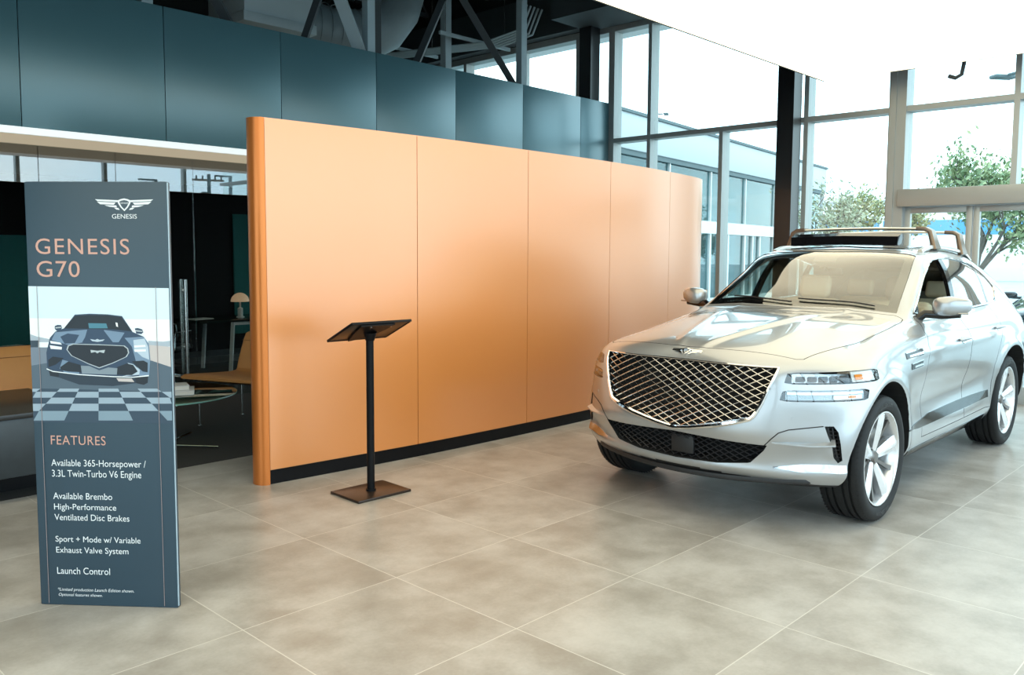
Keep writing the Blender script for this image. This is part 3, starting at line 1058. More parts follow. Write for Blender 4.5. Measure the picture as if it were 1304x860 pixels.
# ------------------------------------------------------------------ open roof structure over the slate-blue bulkhead
def plenum():
    y = 8.55
    r = empty('roof_truss', (6.31, y, 3.9), 0, label='grey painted steel roof truss standing above the slate blue bulkhead', category='truss')

    def put(mb, name, mat):
        mb.v = [(a - 6.31, b - y, c - 3.9) for a, b, c in mb.v]
        return mb.build(name, mat, r)
    for x in (3.66, 6.36, 9.06):
        put(MB().span((x - 0.055, y - 0.055, 3.92), (x + 0.055, y + 0.055, 6.2)), 'post', M['teal_steel'])
    for xa, xb, w, mat in ((5.60, 6.28, 0.075, 'teal_steel'), (5.95, 5.42, 0.04, 'dark_steel'), (7.75, 7.05, 0.045, 'dark_steel'), (7.62, 9.0, 0.05, 'dark_steel'), (3.74, 4.6, 0.05, 'dark_steel')):
        za, zb = 5.4, 3.93
        k = (5.4 - 4.6) / 1.0
        put(MB().tube([(xa - (xb - xa) * 0.65, y, 4.75 + 1.45), (xb, y, 3.95)], w * 1.3, 4), 'diagonal', M[mat])
    put(MB().span((-3.9, y - 0.07, 6.2), (10.4, y + 0.07, 6.38)), 'top_chord', M['dark_steel'])
    put(MB().span((-3.9, y - 0.05, 3.94), (10.2, y + 0.05, 4.0)), 'bottom_chord', M['dark_steel'])
    # ducts
    d = empty('air_duct', (6.5, 10.2, 4.7), 0, label='large round grey air duct bending upward above the bulkhead', category='duct')
    b = MB()
    b.tube([(0.0, 0.2, 0.05), (0.55, 0.1, 0.0), (1.0, 0.0, 0.05), (1.30, -0.05, 0.22), (1.50, -0.1, 0.5), (1.62, -0.1, 0.85), (1.8, -0.1, 1.5)], 0.36, 28)
    b.build('duct', M['duct'], d)
    for k in range(6):
        c = MB()
        x = 0.08 + 0.15 * k
        c.lathe([(0.362, -0.008), (0.372, -0.004), (0.372, 0.004), (0.362, 0.008)], (x, 0.2 - 0.2 * x, 0.05 - 0.03 * x), (1, -0.15, 0), 28, closed=True)
        c.build('seam_band', M['duct'], d)
    q = empty('duct_box', (5.6, 9.9, 4.5), 0, label='pale rectangular duct end above the bulkhead left of the round duct', category='duct')
    b = MB().span((-0.35, -0.4, 0.02), (0.62, 0.5, 1.2), 0.004)
    b.build('casing', M['teal_steel'], q)
    MB().span((-0.37, -0.42, -0.10), (0.64, 0.52, 0.015), 0.004).build('flange', M['teal_steel'], q)
    # joists and conduits
    for i, (yy, zz) in enumerate(((10.6, 6.0), (12.2, 6.0), (13.8, 6.0))):
        j = empty('roof_joist', (6, yy, zz), 0, label='dark open web roof joist, %s from the bulkhead' % ('first', 'second', 'third')[i], category='joist', group='roof joists')
        c = MB()
        c.span((-9, -0.04, 0.45), (4.4, 0.04, 0.50))
        c.span((-9, -0.04, -0.05), (4.4, 0.04, 0.02))
        c.build('chord', M['dark_steel'], j)
        w = MB()
        for k in range(22):
            x = -8.8 + 0.6 * k
            w.tube([(x, 0, 0.0), (x + 0.3, 0, 0.47), (x + 0.6, 0, 0.0)], 0.018, 5)
        w.build('web', M['dark_steel'], j)
    lab = ['leftmost', 'second from left', 'middle', 'second from right', 'rightmost']
    for k in range(5):
        c = MB()
        dx = 0.085 * k
        c.tube([(7.3 + dx, 15.6, 4.86), (8.35 + dx, 12.0, 4.84), (9.2 + dx, 9.45, 4.84), (9.42 + dx, 8.98, 4.98), (9.5 + dx, 8.86, 5.35)], 0.017, 8)
        c.build('conduit', M['teal_steel'], label='thin grey conduit pipe running below the roof, %s of the bundle' % lab[k], category='pipe', group='conduit bundle')
    for k, (x, yy, z, L, t) in enumerate(((8.45, 12.6, 4.90, 1.5, 'left'), (8.85, 11.0, 4.90, 1.5, 'middle'), (9.3, 9.75, 4.90, 1.5, 'right'))):
        c = empty('strut_channel', (x, yy, z), 0.0, label='grey steel strut channel hanging under the roof, %s one of three' % t, category='strut', group='strut channels')
        MB().span((-L / 2, -0.02, 0), (L / 2, 0.02, 0.05)).build('channel', M['teal_steel'], c)
        for sx in (-1, 1):
            MB().cyl((sx * L * 0.42, 0, 0.05), (sx * L * 0.42, 0, 6.55 - z), 0.006, n=6).build('hanger_rod', M['steel'], c)
    for k, (x, yy, w) in enumerate(((6.75, 8.95, 'left'), (8.9, 10.0, 'right'))):
        b = MB().span((x - 0.06, yy - 0.06, 2.81), (x + 0.06, yy + 0.06, 6.58))
        b.build('steel_post', M['dark_steel' if k == 0 else 'teal_steel'], label='slim steel post rising behind the bulkhead, %s of the round duct' % ('right', 'far right')[k], category='post', group='posts behind the bulkhead')


plenum()


# ------------------------------------------------------------------ the silver SUV  (x forward, y to its left, z up)
CAR_LOC, CAR_RZ = (5.246, 2.8585, 0), math.radians(180.683)
LV = ['L0', 'L1', 'L2', 'L3', 'L4', 'L5', 'L6', 'L7', 'L8', 'H1', 'H2', 'H3', 'B', 'G1', 'G2', 'G3', 'RIM', 'R1', 'R2']


def side_col(u, vs, zs=None):
    zs = zs or [.268, .276, .312, .42, .56, .72, .86, .98, 1.06]
    return [(u, v, z) for v, z in zip(vs, zs)]


CAGE = [
    # C0 nose centre
    [(.60, 0, .290), (.755, 0, .300), (.785, 0, .335), (.80, 0, .41), (.832, 0, .545), (.842, 0, .64), (.81, 0, .80), (.752, 0, .95), (.690, 0, 1.045), (.45, 0, 1.115), (.05, 0, 1.18), (-.38, 0, 1.220), (-.74, 0, 1.240),
     (-.845, 0, 1.314), (-1.04, 0, 1.441), (-1.235, 0, 1.559), (-1.44, 0, 1.660), (-1.58, 0, 1.692), (-1.75, 0, 1.71)],
    # C3 grille edge
    [(.50, .52, .290), (.655, .56, .300), (.685, .58, .338), (.715, .58, .41), (.755, .58, .54), (.765, .585, .64), (.75, .59, .80), (.715, .60, .95), (.645, .60, 1.02), (.40, .56, 1.085), (0, .54, 1.15), (-.40, .52, 1.198), (-.755, .52, 1.234),
     (-.862, .51, 1.307), (-1.057, .49, 1.433), (-1.252, .47, 1.550), (-1.455, .45, 1.652), (-1.66, .34, 1.69), (-1.85, 0, 1.715)],
    # C5 lamps
    [(.35, .62, .280), (.53, .765, .284), (.555, .78, .318), (.575, .785, .42), (.60, .80, .55), (.605, .80, .66), (.60, .80, .80), (.565, .79, .93), (.505, .77, 1.0), (.32, .725, 1.055), (-.03, .685, 1.11), (-.45, .665, 1.17), (-.79, .68, 1.228),
     (-.898, .665, 1.299), (-1.092, .64, 1.421), (-1.285, .615, 1.536), (-1.48, .59, 1.639), (-1.72, .44, 1.69), (-1.95, 0, 1.72)],
    # C6 corner
    [(.15, .68, .275), (.36, .915, .280), (.385, .948, .318), (.392, .958, .42), (.395, .957, .54), (.395, .955, .66), (.375, .950, .80), (.335, .93, .92), (.27, .885, .985), (.15, .80, 1.045), (-.15, .74, 1.10), (-.5, .725, 1.165), (-.805, .745, 1.225),
     (-.918, .725, 1.293), (-1.112, .69, 1.411), (-1.305, .66, 1.523), (-1.505, .63, 1.630), (-1.78, .46, 1.69), (-2.05, 0, 1.724)],
    # C8 front axle
    [(-.02, .70, .268), (0, .90, .276), (0, .945, .312), (0, .962, .42), (0, .965, .56), (0, .975, .70), (0, .975, .84), (-.01, .955, .95), (-.02, .91, 1.015), (-.08, .84, 1.065), (-.30, .785, 1.115), (-.6, .765, 1.17), (-.835, .785, 1.220),
     (-.95, .758, 1.283), (-1.145, .722, 1.395), (-1.34, .69, 1.505), (-1.57, .655, 1.627), (-1.86, .48, 1.692), (-2.15, 0, 1.727)],
    # C10
    side_col(-.55, [.70, .88, .915, .94, .945, .955, .968, .962, .935]) + [(-.57, .905, 1.095), (-.65, .87, 1.135), (-.78, .84, 1.175), (-.92, .812, 1.215),
     (-1.0, .79, 1.27), (-1.15, .755, 1.37), (-1.38, .71, 1.50), (-1.66, .66, 1.635), (-1.95, .49, 1.695), (-2.25, 0, 1.73)],
    # C12 B pillar
    side_col(-1.7, [.70, .885, .92, .945, .925, .945, .968, .972, .955]) + [(-1.7, .93, 1.10), (-1.7, .90, 1.14), (-1.7, .87, 1.175), (-1.7, .85, 1.212),
     (-1.72, .832, 1.28), (-1.79, .80, 1.39), (-1.89, .755, 1.51), (-2.02, .66, 1.645), (-2.2, .50, 1.70), (-2.4, 0, 1.735)],
    # C14 rear axle
    side_col(-2.9, [.70, .88, .915, .945, .965, .98, .985, .978, .955]) + [(-2.9, .925, 1.11), (-2.9, .895, 1.155), (-2.9, .865, 1.195), (-2.9, .84, 1.238),
     (-2.9, .82, 1.29), (-2.89, .785, 1.39), (-2.87, .735, 1.49), (-2.83, .64, 1.605), (-2.82, .47, 1.675), (-2.8, 0, 1.72)],
    # C16
    [(-3.5, .66, .268)] + side_col(-3.6, [.84, .885, .925, .945, .955, .955, .94, .915], [.276, .312, .42, .56, .72, .86, .98, 1.06]) + [(-3.58, .885, 1.12), (-3.56, .855, 1.17), (-3.53, .825, 1.22), (-3.5, .795, 1.27),
     (-3.46, .77, 1.32), (-3.4, .725, 1.40), (-3.32, .67, 1.48), (-3.22, .60, 1.56), (-3.12, .44, 1.64), (-3.05, 0, 1.69)],
    # C17 rear corner
    [(-3.7, .60, .268), (-3.86, .74, .276), (-3.9, .78, .312), (-3.93, .81, .42), (-3.96, .83, .56), (-3.97, .83, .72), (-3.96, .82, .86), (-3.93, .80, .98), (-3.9, .785, 1.06), (-3.87, .765, 1.12), (-3.84, .745, 1.17), (-3.8, .725, 1.22), (-3.75, .70, 1.27),
     (-3.7, .68, 1.32), (-3.61, .645, 1.40), (-3.5, .595, 1.48), (-3.38, .53, 1.555), (-3.25, .39, 1.625), (-3.15, 0, 1.675)],
    # C19 tail centre
    [(-3.9, 0, .268), (-4.06, 0, .276), (-4.09, 0, .312), (-4.11, 0, .42), (-4.12, 0, .56), (-4.10, 0, .72), (-4.08, 0, .86), (-4.06, 0, .98), (-4.04, 0, 1.06), (-4.01, 0, 1.12), (-3.97, 0, 1.17), (-3.92, 0, 1.22), (-3.86, 0, 1.27),
     (-3.8, 0, 1.32), (-3.7, 0, 1.40), (-3.58, 0, 1.48), (-3.46, 0, 1.56), (-3.36, 0, 1.62), (-3.25, 0, 1.665)],
]


def cubic(t, Y, ts, periodic):
    """C2 cubic interpolation of Y (n x d) at parameters ts"""
    n = len(t)
    Y = np.asarray(Y, float)
    h = np.diff(t)
    if periodic:                         # t has n knots, Y[0]==Y[-1]
        k = n - 1
        A = np.zeros((k, k))
        r = np.zeros((k, Y.shape[1]))
        for i in range(k):
            hm, hp = h[i - 1], h[i]
            A[i, i - 1] += hm
            A[i, i] += 2 * (hm + hp)
            A[i, (i + 1) % k] += hp
            r[i] = 6 * ((Y[i + 1] - Y[i]) / hp - (Y[i] - Y[i - 1 if i else k - 1]) / hm)
        m = np.linalg.solve(A, r)
        m = np.r_[m, m[:1]]
    else:
        A = np.zeros((n, n))
        r = np.zeros((n, Y.shape[1]))
        A[0, 0] = A[-1, -1] = 1
        for i in range(1, n - 1):
            A[i, i - 1], A[i, i], A[i, i + 1] = h[i - 1], 2 * (h[i - 1] + h[i]), h[i]
            r[i] = 6 * ((Y[i + 1] - Y[i]) / h[i] - (Y[i] - Y[i - 1]) / h[i - 1])
        m = np.linalg.solve(A, r)
    i = np.clip(np.searchsorted(t, ts, side='right') - 1, 0, n - 2)
    a, b, hh = (t[i + 1] - ts)[:, None], (ts - t[i])[:, None], h[i][:, None]
    return (m[i] * a ** 3 + m[i + 1] * b ** 3) / (6 * hh) + (Y[i] / hh - m[i] * hh / 6) * a + (Y[i + 1] / hh - m[i + 1] * hh / 6) * b


ARCH = ((-0.015, .39, .478), (-2.97, .39, .485))


def body_grid():
    half = [np.array(c, float) for c in CAGE]
    mirror = [c * [1, -1, 1] for c in half[1:-1]][::-1]
    loop = half + mirror + [half[0]]
    G = np.array(loop)                                              # columns x levels x 3
    dc = np.linalg.norm(np.diff(G, axis=0), axis=2)[:, 1:13].mean(1)
    tc = np.r_[0, np.cumsum(dc)]
    dl = np.linalg.norm(np.diff(G[:-1], axis=1), axis=2).mean(0)
    dl = np.maximum(dl, 0.02)
    tl = np.r_[0, np.cumsum(dl)]
    cnt = [30, 14, 10, 16, 14, 18, 18, 12, 8, 10]
    cnt = cnt + cnt[::-1]
    ts = np.concatenate([np.linspace(tc[i], tc[i + 1], cnt[i], endpoint=False) for i in range(len(cnt))])
    S = np.stack([cubic(tc, G[:, l], ts, True) for l in range(G.shape[1])], 1)     # samples x levels x 3
    lc = [3, 4, 6, 7, 7, 7, 7, 6, 7, 7, 7, 7, 5, 5, 6, 6, 6, 5]
    ls = np.concatenate([np.linspace(tl[i], tl[i + 1], lc[i], endpoint=False) for i in range(len(lc))] + [[tl[-1]]])
    n, m = len(ts), len(ls)
    out = cubic(tl, S.transpose(1, 0, 2).reshape(G.shape[1], -1), ls, False).reshape(m, n, 3).transpose(1, 0, 2)
    out[:, -1, 1] = 0
    X, Y, Z = out[..., 0], out[..., 1], out[..., 2]
    a = np.abs(Y)
    # wheel arch lips
    for (u0, z0, r0) in ARCH:
        d = np.hypot(X - u0, Z - z0)
        g = .022 * np.exp(-((d - r0 - .018) / .05) ** 2) * np.clip((a - .80) / .08, 0, 1) * (Z < 1.0) * np.clip((Z - .30) / .08, 0, 1)
        Y += np.sign(Y) * g
    # bonnet creases running from the emblem to the windscreen corners, and the raised centre between
    s = np.clip((.66 - X) / 1.5, 0, 1)
    vl = .075 + .36 * s ** .85
    hood = np.clip((X + .86) / .25, 0, 1) * np.clip((.69 - X) / .12, 0, 1) * (Z > .98) * (Z < 1.3)
    Z += hood * (.011 * np.exp(-((a - vl) / .028) ** 2) + .006 / (1 + np.exp((a - vl) / .02)))
    # flank: a long soft crease and a hollow above the sill
    fl = np.clip((a - .85) / .06, 0, 1) * np.clip((-.45 - X) / .25, 0, 1) * np.clip((X + 2.55) / .3, 0, 1)
    Y += np.sign(Y) * fl * (.010 * np.exp(-((Z - .995) / .03) ** 2) - .016 * np.exp(-((Z - .66) / .10) ** 2))
    # bumper: a step below the lamps and a rounded shelf over the lower intake
    nose = np.clip((X - .35) / .2, 0, 1)
    X += nose * (.014 * np.exp(-((Z - .36) / .035) ** 2) - .010 * np.exp(-((Z - .47) / .06) ** 2) * (a < .85))
    return out


class Surf:
    def __init__(s, G):
        n, m = G.shape[:2]
        bm = bmesh.new()
        V = [[bm.verts.new(G[i, j]) for j in range(m)] for i in range(n)]
        for i in range(n):
            k = (i + 1) % n
            for j in range(m - 1):
                bm.faces.new((V[i][j], V[k][j], V[k][j + 1], V[i][j + 1]))
        h = n // 2
        for i in range(h):                                          # closed underside
            a, b, c, d = V[i][0], V[i + 1][0], V[(n - i - 1) % n][0], V[(n - i) % n][0]
            q = []
            for x in (a, b, c, d):
                if x not in q:
                    q.append(x)
            if len(q) > 2:
                bm.faces.new(q)
        bmesh.ops.remove_doubles(bm, verts=[V[i][-1] for i in range(n)], dist=0.0015)
        bmesh.ops.dissolve_degenerate(bm, dist=1e-5, edges=bm.edges[:])
        bmesh.ops.recalc_face_normals(bm, faces=bm.faces[:])
        bm.normal_update()
        s.bm = bm
        bm.faces.ensure_lookup_table()
        s.tree = BVHTree.FromBMesh(bm)

    def nrm(s, p, idx):
        f = s.bm.faces[idx]
        w = Vector((0, 0, 0))
        for v in f.verts:
            w += v.normal / ((v.co - p).length + 1e-5)
        return w.normalized()

    def cast(s, o, d):
        p, n, i, _ = s.tree.ray_cast(Vector(o), Vector(d))
        if p is None:
            p, n, i, _ = s.tree.find_nearest(Vector(o))
        return p, s.nrm(p, i)

    def side(s, u, z, sg=1):
        return s.cast((u, 2 * sg, z), (0, -sg, 0))

    def front(s, v, z):
        return s.cast((3, v, z), (-1, 0, 0))

    def top(s, u, v):
        return s.cast((u, v, 3), (0, 0, -1))

    def rad(s, w, z, sg=1):
        return s.cast((-.35, .15 * sg, z), (math.cos(w), sg * math.sin(w), 0))

    def near(s, p):
        q, n, i, d = s.tree.find_nearest(Vector(p))
        return q, s.nrm(q, i), d


def boolean(me, cut, op):
    a = bpy.data.objects.new('bool_a', me)
    b = bpy.data.objects.new('bool_b', cut)
    COL.objects.link(a)
    COL.objects.link(b)
    md = a.modifiers.new('b', 'BOOLEAN')
    md.object = b
    md.operation = op
    md.solver = 'EXACT'
    md.material_mode = 'TRANSFER'
    md.use_self = False
    dg = bpy.context.evaluated_depsgraph_get()
    r = bpy.data.meshes.new_from_object(a.evaluated_get(dg), preserve_all_data_layers=False, depsgraph=dg)
    bpy.data.objects.remove(a)
    bpy.data.objects.remove(b)
    return r


def make_car():
    G = body_grid()
    S = Surf(G)
    base = bpy.data.meshes.new('body')
    S.bm.to_mesh(base)
    for q in (M['paint'], M['well'], M['black_plastic'], M['headliner'], M['black_gloss']):
        base.materials.append(q)
    # dark plastic below the bumper line
    for p in base.polygons:
        c = p.center
        if (c.x > .3 and c.z < .335 - .05 * (c.y / .8) ** 2) or (c.z < .30 and (c.x > -.4 or c.x < -2.4)):
            p.material_index = 2
    MATS = [M['paint'], M['well'], M['black_plastic'], M['headliner'], M['black_gloss']]
    root = empty('suv', CAR_LOC, CAR_RZ, label='silver SUV with diamond mesh grille and roof bars parked on the tiles', category='car')
    # ---- cutters ------------------------------------------------------------
    cut, arches, dlo = MB(), MB(), MB()
    for u0, z0, r in ARCH:
        for sg in (1, -1):
            pts = [(u0 + r * math.cos(w), z0 + r * math.sin(w)) for w in np.linspace(0, 2 * math.pi, 72, endpoint=False)]
            pts = [(x, z) for x, z in pts]
            arches.prism(pts, lambda x, z, d: (x, d, z), .60 * sg, 1.3 * sg, m=1)
    GR = [(.605, .985), (.585, .90), (.545, .78), (.505, .702), (.485, .685), (.30, .628), (.12, .590), (0, .572)]
    gpoly = GR + [(-v, z) for v, z in GR[-2::-1]]
    cut.prism(gpoly, lambda v, z, d: (d, v, z), .60, 1.2, m=1)
    MO = [(.575, .532), (.555, .50), (.478, .418), (.46, .412), (.28, .388), (0, .378)]
    mpoly = [(0, .548), (.30, .540)] + MO + [(-v, z) for v, z in MO[-2::-1]] + [(-.30, .540)]
    cut.prism(mpoly, lambda v, z, d: (d, v, z), .58, 1.2, m=1)
    FG = [(.835, .655), (.872, .655), (.892, .62), (.905, .55), (.912, .455), (.892, .438), (.872, .47), (.868, .54), (.850, .60)]
    for sg in (1, -1):
        cut.prism([(v * sg, z) for v, z in FG], lambda v, z, d: (d, v, z), .455, 1.2, m=1)
    a_in = [math.atan2(.635 - .15, .70 + .35), math.atan2(.655 - .15, .69 + .35)]
    a_out = [math.atan2(.905 - .15, .255 + .35), math.atan2(.895 - .15, .10 + .35)]

    def lamp_grid(k, sg, z0, z1, e0=0.0, e1=0.0, n=18, m=4):
        P, Nn = [], []
        for i in range(m + 1):
            f = i / m
            row, rn = [], []
            for j in range(n + 1):
                g = j / n
                wi = a_in[k] + .012 * (1 - f) * -1 + e0
                wo_ = a_out[k] + .02 * f + e1
                w = wi + (wo_ - wi) * g
                zz = z0 + (z1 - z0) * f
                # the ends are rounded a little
                zz = zz + (.5 - f) * (z1 - z0) * .25 * max(0, 1 - g * 14) + (.5 - f) * (z1 - z0) * .3 * max(0, (g - .93) / .07)
                p, q = S.rad(w, zz, sg)
                row.append(p)
                rn.append(Vector((math.cos(w), sg * math.sin(w), 0)))
            P.append(row)
            Nn.append(rn)
        return P, Nn
    LAMPS = [(1, .893, .960), (0, .795, .860)]
    for sg in (1, -1):
        for k, z0, z1 in LAMPS:
            P, Nn = lamp_grid(k, sg, z0, z1)
            cut.slab(P, Nn, -.035, .08, m=4)
    # windscreen, side windows and rear window openings
    def ws_edge(t, s):
        """t -1..1 across, s 0..1 up the glass; plan point (u,v)"""
        ub = -.765 - .055 * abs(t) ** 2.2
        ut = -1.458 - .050 * abs(t) ** 2.2
        vb, vt = .735 * t, .628 * t
        return ub + (ut - ub) * s, vb + (vt - vb) * s
    out = [ws_edge(t, 0) for t in np.linspace(-1, 1, 21)] + [ws_edge(1, s) for s in np.linspace(0, 1, 8)[1:-1]] + [ws_edge(t, 1) for t in np.linspace(1, -1, 21)] + [ws_edge(-1, s) for s in np.linspace(1, 0, 8)[1:-1]]
    cut.prism(out, lambda u, v, d: (u, v, d), 1.10, 1.9, m=4)
    DLO = [(-.955, 1.232), (-1.12, 1.325), (-1.30, 1.425), (-1.45, 1.505), (-1.60, 1.575), (-1.70, 1.600), (-1.85, 1.612), (-2.1, 1.612), (-2.4, 1.592), (-2.70, 1.545), (-2.92, 1.463), (-3.05, 1.385), (-3.065, 1.365), (-3.05, 1.33), (-3.0, 1.285),
           (-2.93, 1.256), (-2.6, 1.24), (-2.0, 1.226), (-1.4, 1.222)]
    for sg in (1, -1):
        dlo.prism(DLO, lambda u, z, d: (u, d * sg, z), .50, 1.3, m=4)
    cut.prism([(-.52, 1.30), (.52, 1.30), (.44, 1.49), (-.44, 1.49)], lambda v, z, d: (d, v, z), -3.45, -4.3, m=4)
    # ---- cabin ---------------------------------------------------------------
    cab = MB()
    rings = []
    NR = 40
    for u in [-.84, -.95, -1.1, -1.3, -1.5, -1.7, -1.9, -2.1, -2.4, -2.7, -3.0, -3.2, -3.35, -3.45]:
        ring = []
        for k in range(NR):
            w = 2 * math.pi * k / NR - math.pi / 2
            d = Vector((0, math.cos(w), math.sin(w)))
            p, _ = S.cast((u, 0, 1.0), d)
            L = max((p - Vector((u, 0, 1.0))).length - .045, .1)
            q = Vector((u, 0, 1.0)) + d * L
            q.z = max(q.z, .52 + .0004 * k)
            if q.z < .95 and (u < -2.3 or u > -.9):
                q.y = max(-.575, min(.575, q.y))
            ring.append(q)
        rings.append(ring)
    cab.grid(rings, closed_u=True)
    cab.f += [tuple(range(NR)), tuple(NR * (len(rings) - 1) + k for k in range(NR - 1, -1, -1))]
    cab.mi += [0, 0]
    cabm = cab.mesh('cabin', [M['headliner']], smooth=0)
    cutm = cut.mesh('cutters', MATS, smooth=0)
    me = boolean(base, cabm, 'DIFFERENCE')
    me = boolean(me, arches.mesh('arches', MATS, smooth=0), 'DIFFERENCE')
    me = boolean(me, cutm, 'DIFFERENCE')
    me = boolean(me, dlo.mesh('side_glass_cut', MATS, smooth=0), 'DIFFERENCE')
    # ---- separate panels -------------------------------------------------------
    HB = [(.668, 0), (.662, .15), (.648, .30), (.625, .45), (.598, .58), (.578, .655), (.545, .685), (.30, .716), (-.045, .755), (-.45, .785), (-.72, .798), (-.775, .790), (-.785, .73), (-.765, .60), (-.755, .45), (-.748, .25), (-.745, 0)]
    hood_poly = HB + [(u, -v) for u, v in HB[-2:0:-1]]
    D1 = [(-.80, .40), (-.78, .60), (-.76, .85), (-.80, 1.03), (-.885, 1.17), (-.925, 1.208), (-1.4, 1.206), (-1.755, 1.208), (-1.775, .9), (-1.77, .40)]
    D2 = [(-1.778, .40), (-1.783, .9), (-1.763, 1.208), (-2.2, 1.214), (-2.70, 1.224), (-2.715, 1.12), (-2.66, .985), (-2.57, .86), (-2.50, .74), (-2.46, .60), (-2.45, .40)]

    def grow(poly, d):
        c = np.mean(np.array(poly), 0)
        P = np.array(poly)
        n = len(P)
        o = []
        area = sum(P[i][0] * P[(i + 1) % n][1] - P[(i + 1) % n][0] * P[i][1] for i in range(n))
        sgn = 1 if area > 0 else -1
        for i in range(n):
            a, b = P[i] - P[i - 1], P[(i + 1) % n] - P[i]
            na = np.array([a[1], -a[0]]) / np.linalg.norm(a) * sgn
            nb = np.array([b[1], -b[0]]) / np.linalg.norm(b) * sgn
            k = na + nb
            k = k / max(.4, k @ k / 2)
            o.append(tuple(P[i] + k * d))
        return o

    def panel_cut(g):
        c = {}
        c['hood'] = MB().prism(grow(hood_poly, g), lambda u, v, d: (u, v, d), .93, 1.5, m=1)
        for nm, D in (('front_door', D1), ('rear_door', D2)):
            for sg in (1, -1):
                c[(nm, sg)] = MB().prism(grow(D, g), lambda u, z, d: (u, d * sg, z), .60, 1.3, m=1)
        return c
    inner, outer = panel_cut(0.0), panel_cut(0.0045)
    allc = MB()
    for c in outer.values():
        o = len(allc.v)
        allc.v += c.v
        allc.f += [tuple(i + o for i in f) for f in c.f]
        allc.mi += c.mi
    # doors overlap each other by their grown edges: cut hood and fronts, then rears
    first, second = MB(), MB()
    for key, c in outer.items():
        t = second if key[0] == 'rear_door' else first
        o = len(t.v)
        t.v += c.v
        t.f += [tuple(i + o for i in f) for f in c.f]
        t.mi += c.mi
    pieces = {}
    for key, c in inner.items():
        pieces[key] = boolean(me.copy(), c.mesh('cut', MATS, 0), 'INTERSECT')
    me = boolean(me, first.mesh('cut', MATS, 0), 'DIFFERENCE')
    me = boolean(me, second.mesh('cut', MATS, 0), 'DIFFERENCE')

    def finish(mesh, name, parent, **tags):
        bm = bmesh.new()
        bm.from_mesh(mesh)
        bmesh.ops.remove_doubles(bm, verts=bm.verts[:], dist=2e-5)
        bm.to_mesh(mesh)
        bm.free()
        mesh.polygons.foreach_set('use_smooth', [True] * len(mesh.polygons))
        mesh.set_sharp_from_angle(angle=math.radians(32))
        nl = [None] * len(mesh.loops)
        fn = [p.normal.copy() for p in mesh.polygons]
        cache = {}
        for p in mesh.polygons:
            for li in p.loop_indices:
                vi = mesh.loops[li].vertex_index
                if vi not in cache:
                    cache[vi] = S.near(mesh.vertices[vi].co)
                q, n, d = cache[vi]
                nl[li] = n if (d < .003 and n.dot(fn[p.index]) > .75) else fn[p.index]
        mesh.normals_split_custom_set([tuple(v) for v in nl])
        mesh.name = name
        o = bpy.data.objects.new(name, mesh)
        COL.objects.link(o)
        o.parent = parent
        for k, v in tags.items():
            o[k] = v
        return o
    body = finish(me, 'body', root)
    hood = finish(pieces['hood'], 'hood', root)
    doors = {}
    for key, pm in pieces.items():
        if key != 'hood':
            doors[key] = finish(pm, key[0], root)

    # ---- glass ---------------------------------------------------------------
    ts = [-1, -.965] + list(np.linspace(-.91, .91, 27)) + [.965, 1]
    ss = [0, .05, .10] + list(np.linspace(.17, .90, 12)) + [.95, 1.0]
    P = [[None] * len(ts) for _ in ss]
    Nn = [[None] * len(ts) for _ in ss]
    for i, s in enumerate(ss):
        for j, t in enumerate(ts):
            P[i][j], Nn[i][j] = S.top(*ws_edge(t * .997, .003 + s * .994))
    w = MB()
    fr = MB()
    rows, cols = len(ss), len(ts)
    for i in range(rows - 1):
        for j in range(cols - 1):
            qd = [P[i][j] - Nn[i][j] * .004, P[i][j + 1] - Nn[i][j + 1] * .004, P[i + 1][j + 1] - Nn[i + 1][j + 1] * .004, P[i + 1][j] - Nn[i + 1][j] * .004]
            w.add(qd, [(0, 1, 2, 3)])
            tm, sm = (ts[j] + ts[j + 1]) / 2, (ss[i] + ss[i + 1]) / 2
            border = i < 2 or i >= rows - 3 or j < 2 or j >= cols - 3 or (abs(tm) < .16 and sm > .76)
            if border:
                fr.add([p - Nn[i][j] * .004 for p in qd], [(0, 1, 2, 3)])
    me_w = w.mesh('windshield', M['car_glass'], 0, False)
    for mb_, nm, mt, par in ((w, 'windshield', M['car_glass'], None), (fr, 'frit_border', M['black_gloss'], 'w')):
        m_ = mb_.mesh(nm, mt, 0, False)
        bm = bmesh.new()
        bm.from_mesh(m_)
        bmesh.ops.remove_doubles(bm, verts=bm.verts[:], dist=1e-5)
        bmesh.ops.recalc_face_normals(bm, faces=bm.faces[:])
        bm.to_mesh(m_)
        bm.free()
        m_.polygons.foreach_set('use_smooth', [True] * len(m_.polygons))
        o = bpy.data.objects.new(nm, m_)
        COL.objects.link(o)
        o.parent = root if par is None else wsh
        if par is None:
            wsh = o
    # side glass: triangulated outline filled row by row
    def inside(poly, x, y):
        c = False
        for i in range(len(poly)):
            (x1, y1), (x2, y2) = poly[i - 1], poly[i]
            if (y1 > y) != (y2 > y) and x < (x2 - x1) * (y - y1) / (y2 - y1) + x1:
                c = not c
        return c

    def zspan(poly, u):
        zs = []
        for i in range(len(poly)):
            (x1, y1), (x2, y2) = poly[i - 1], poly[i]
            if (x1 > u) != (x2 > u):
                zs.append(y1 + (u - x1) * (y2 - y1) / (x2 - x1))
        return (min(zs), max(zs)) if len(zs) > 1 else None

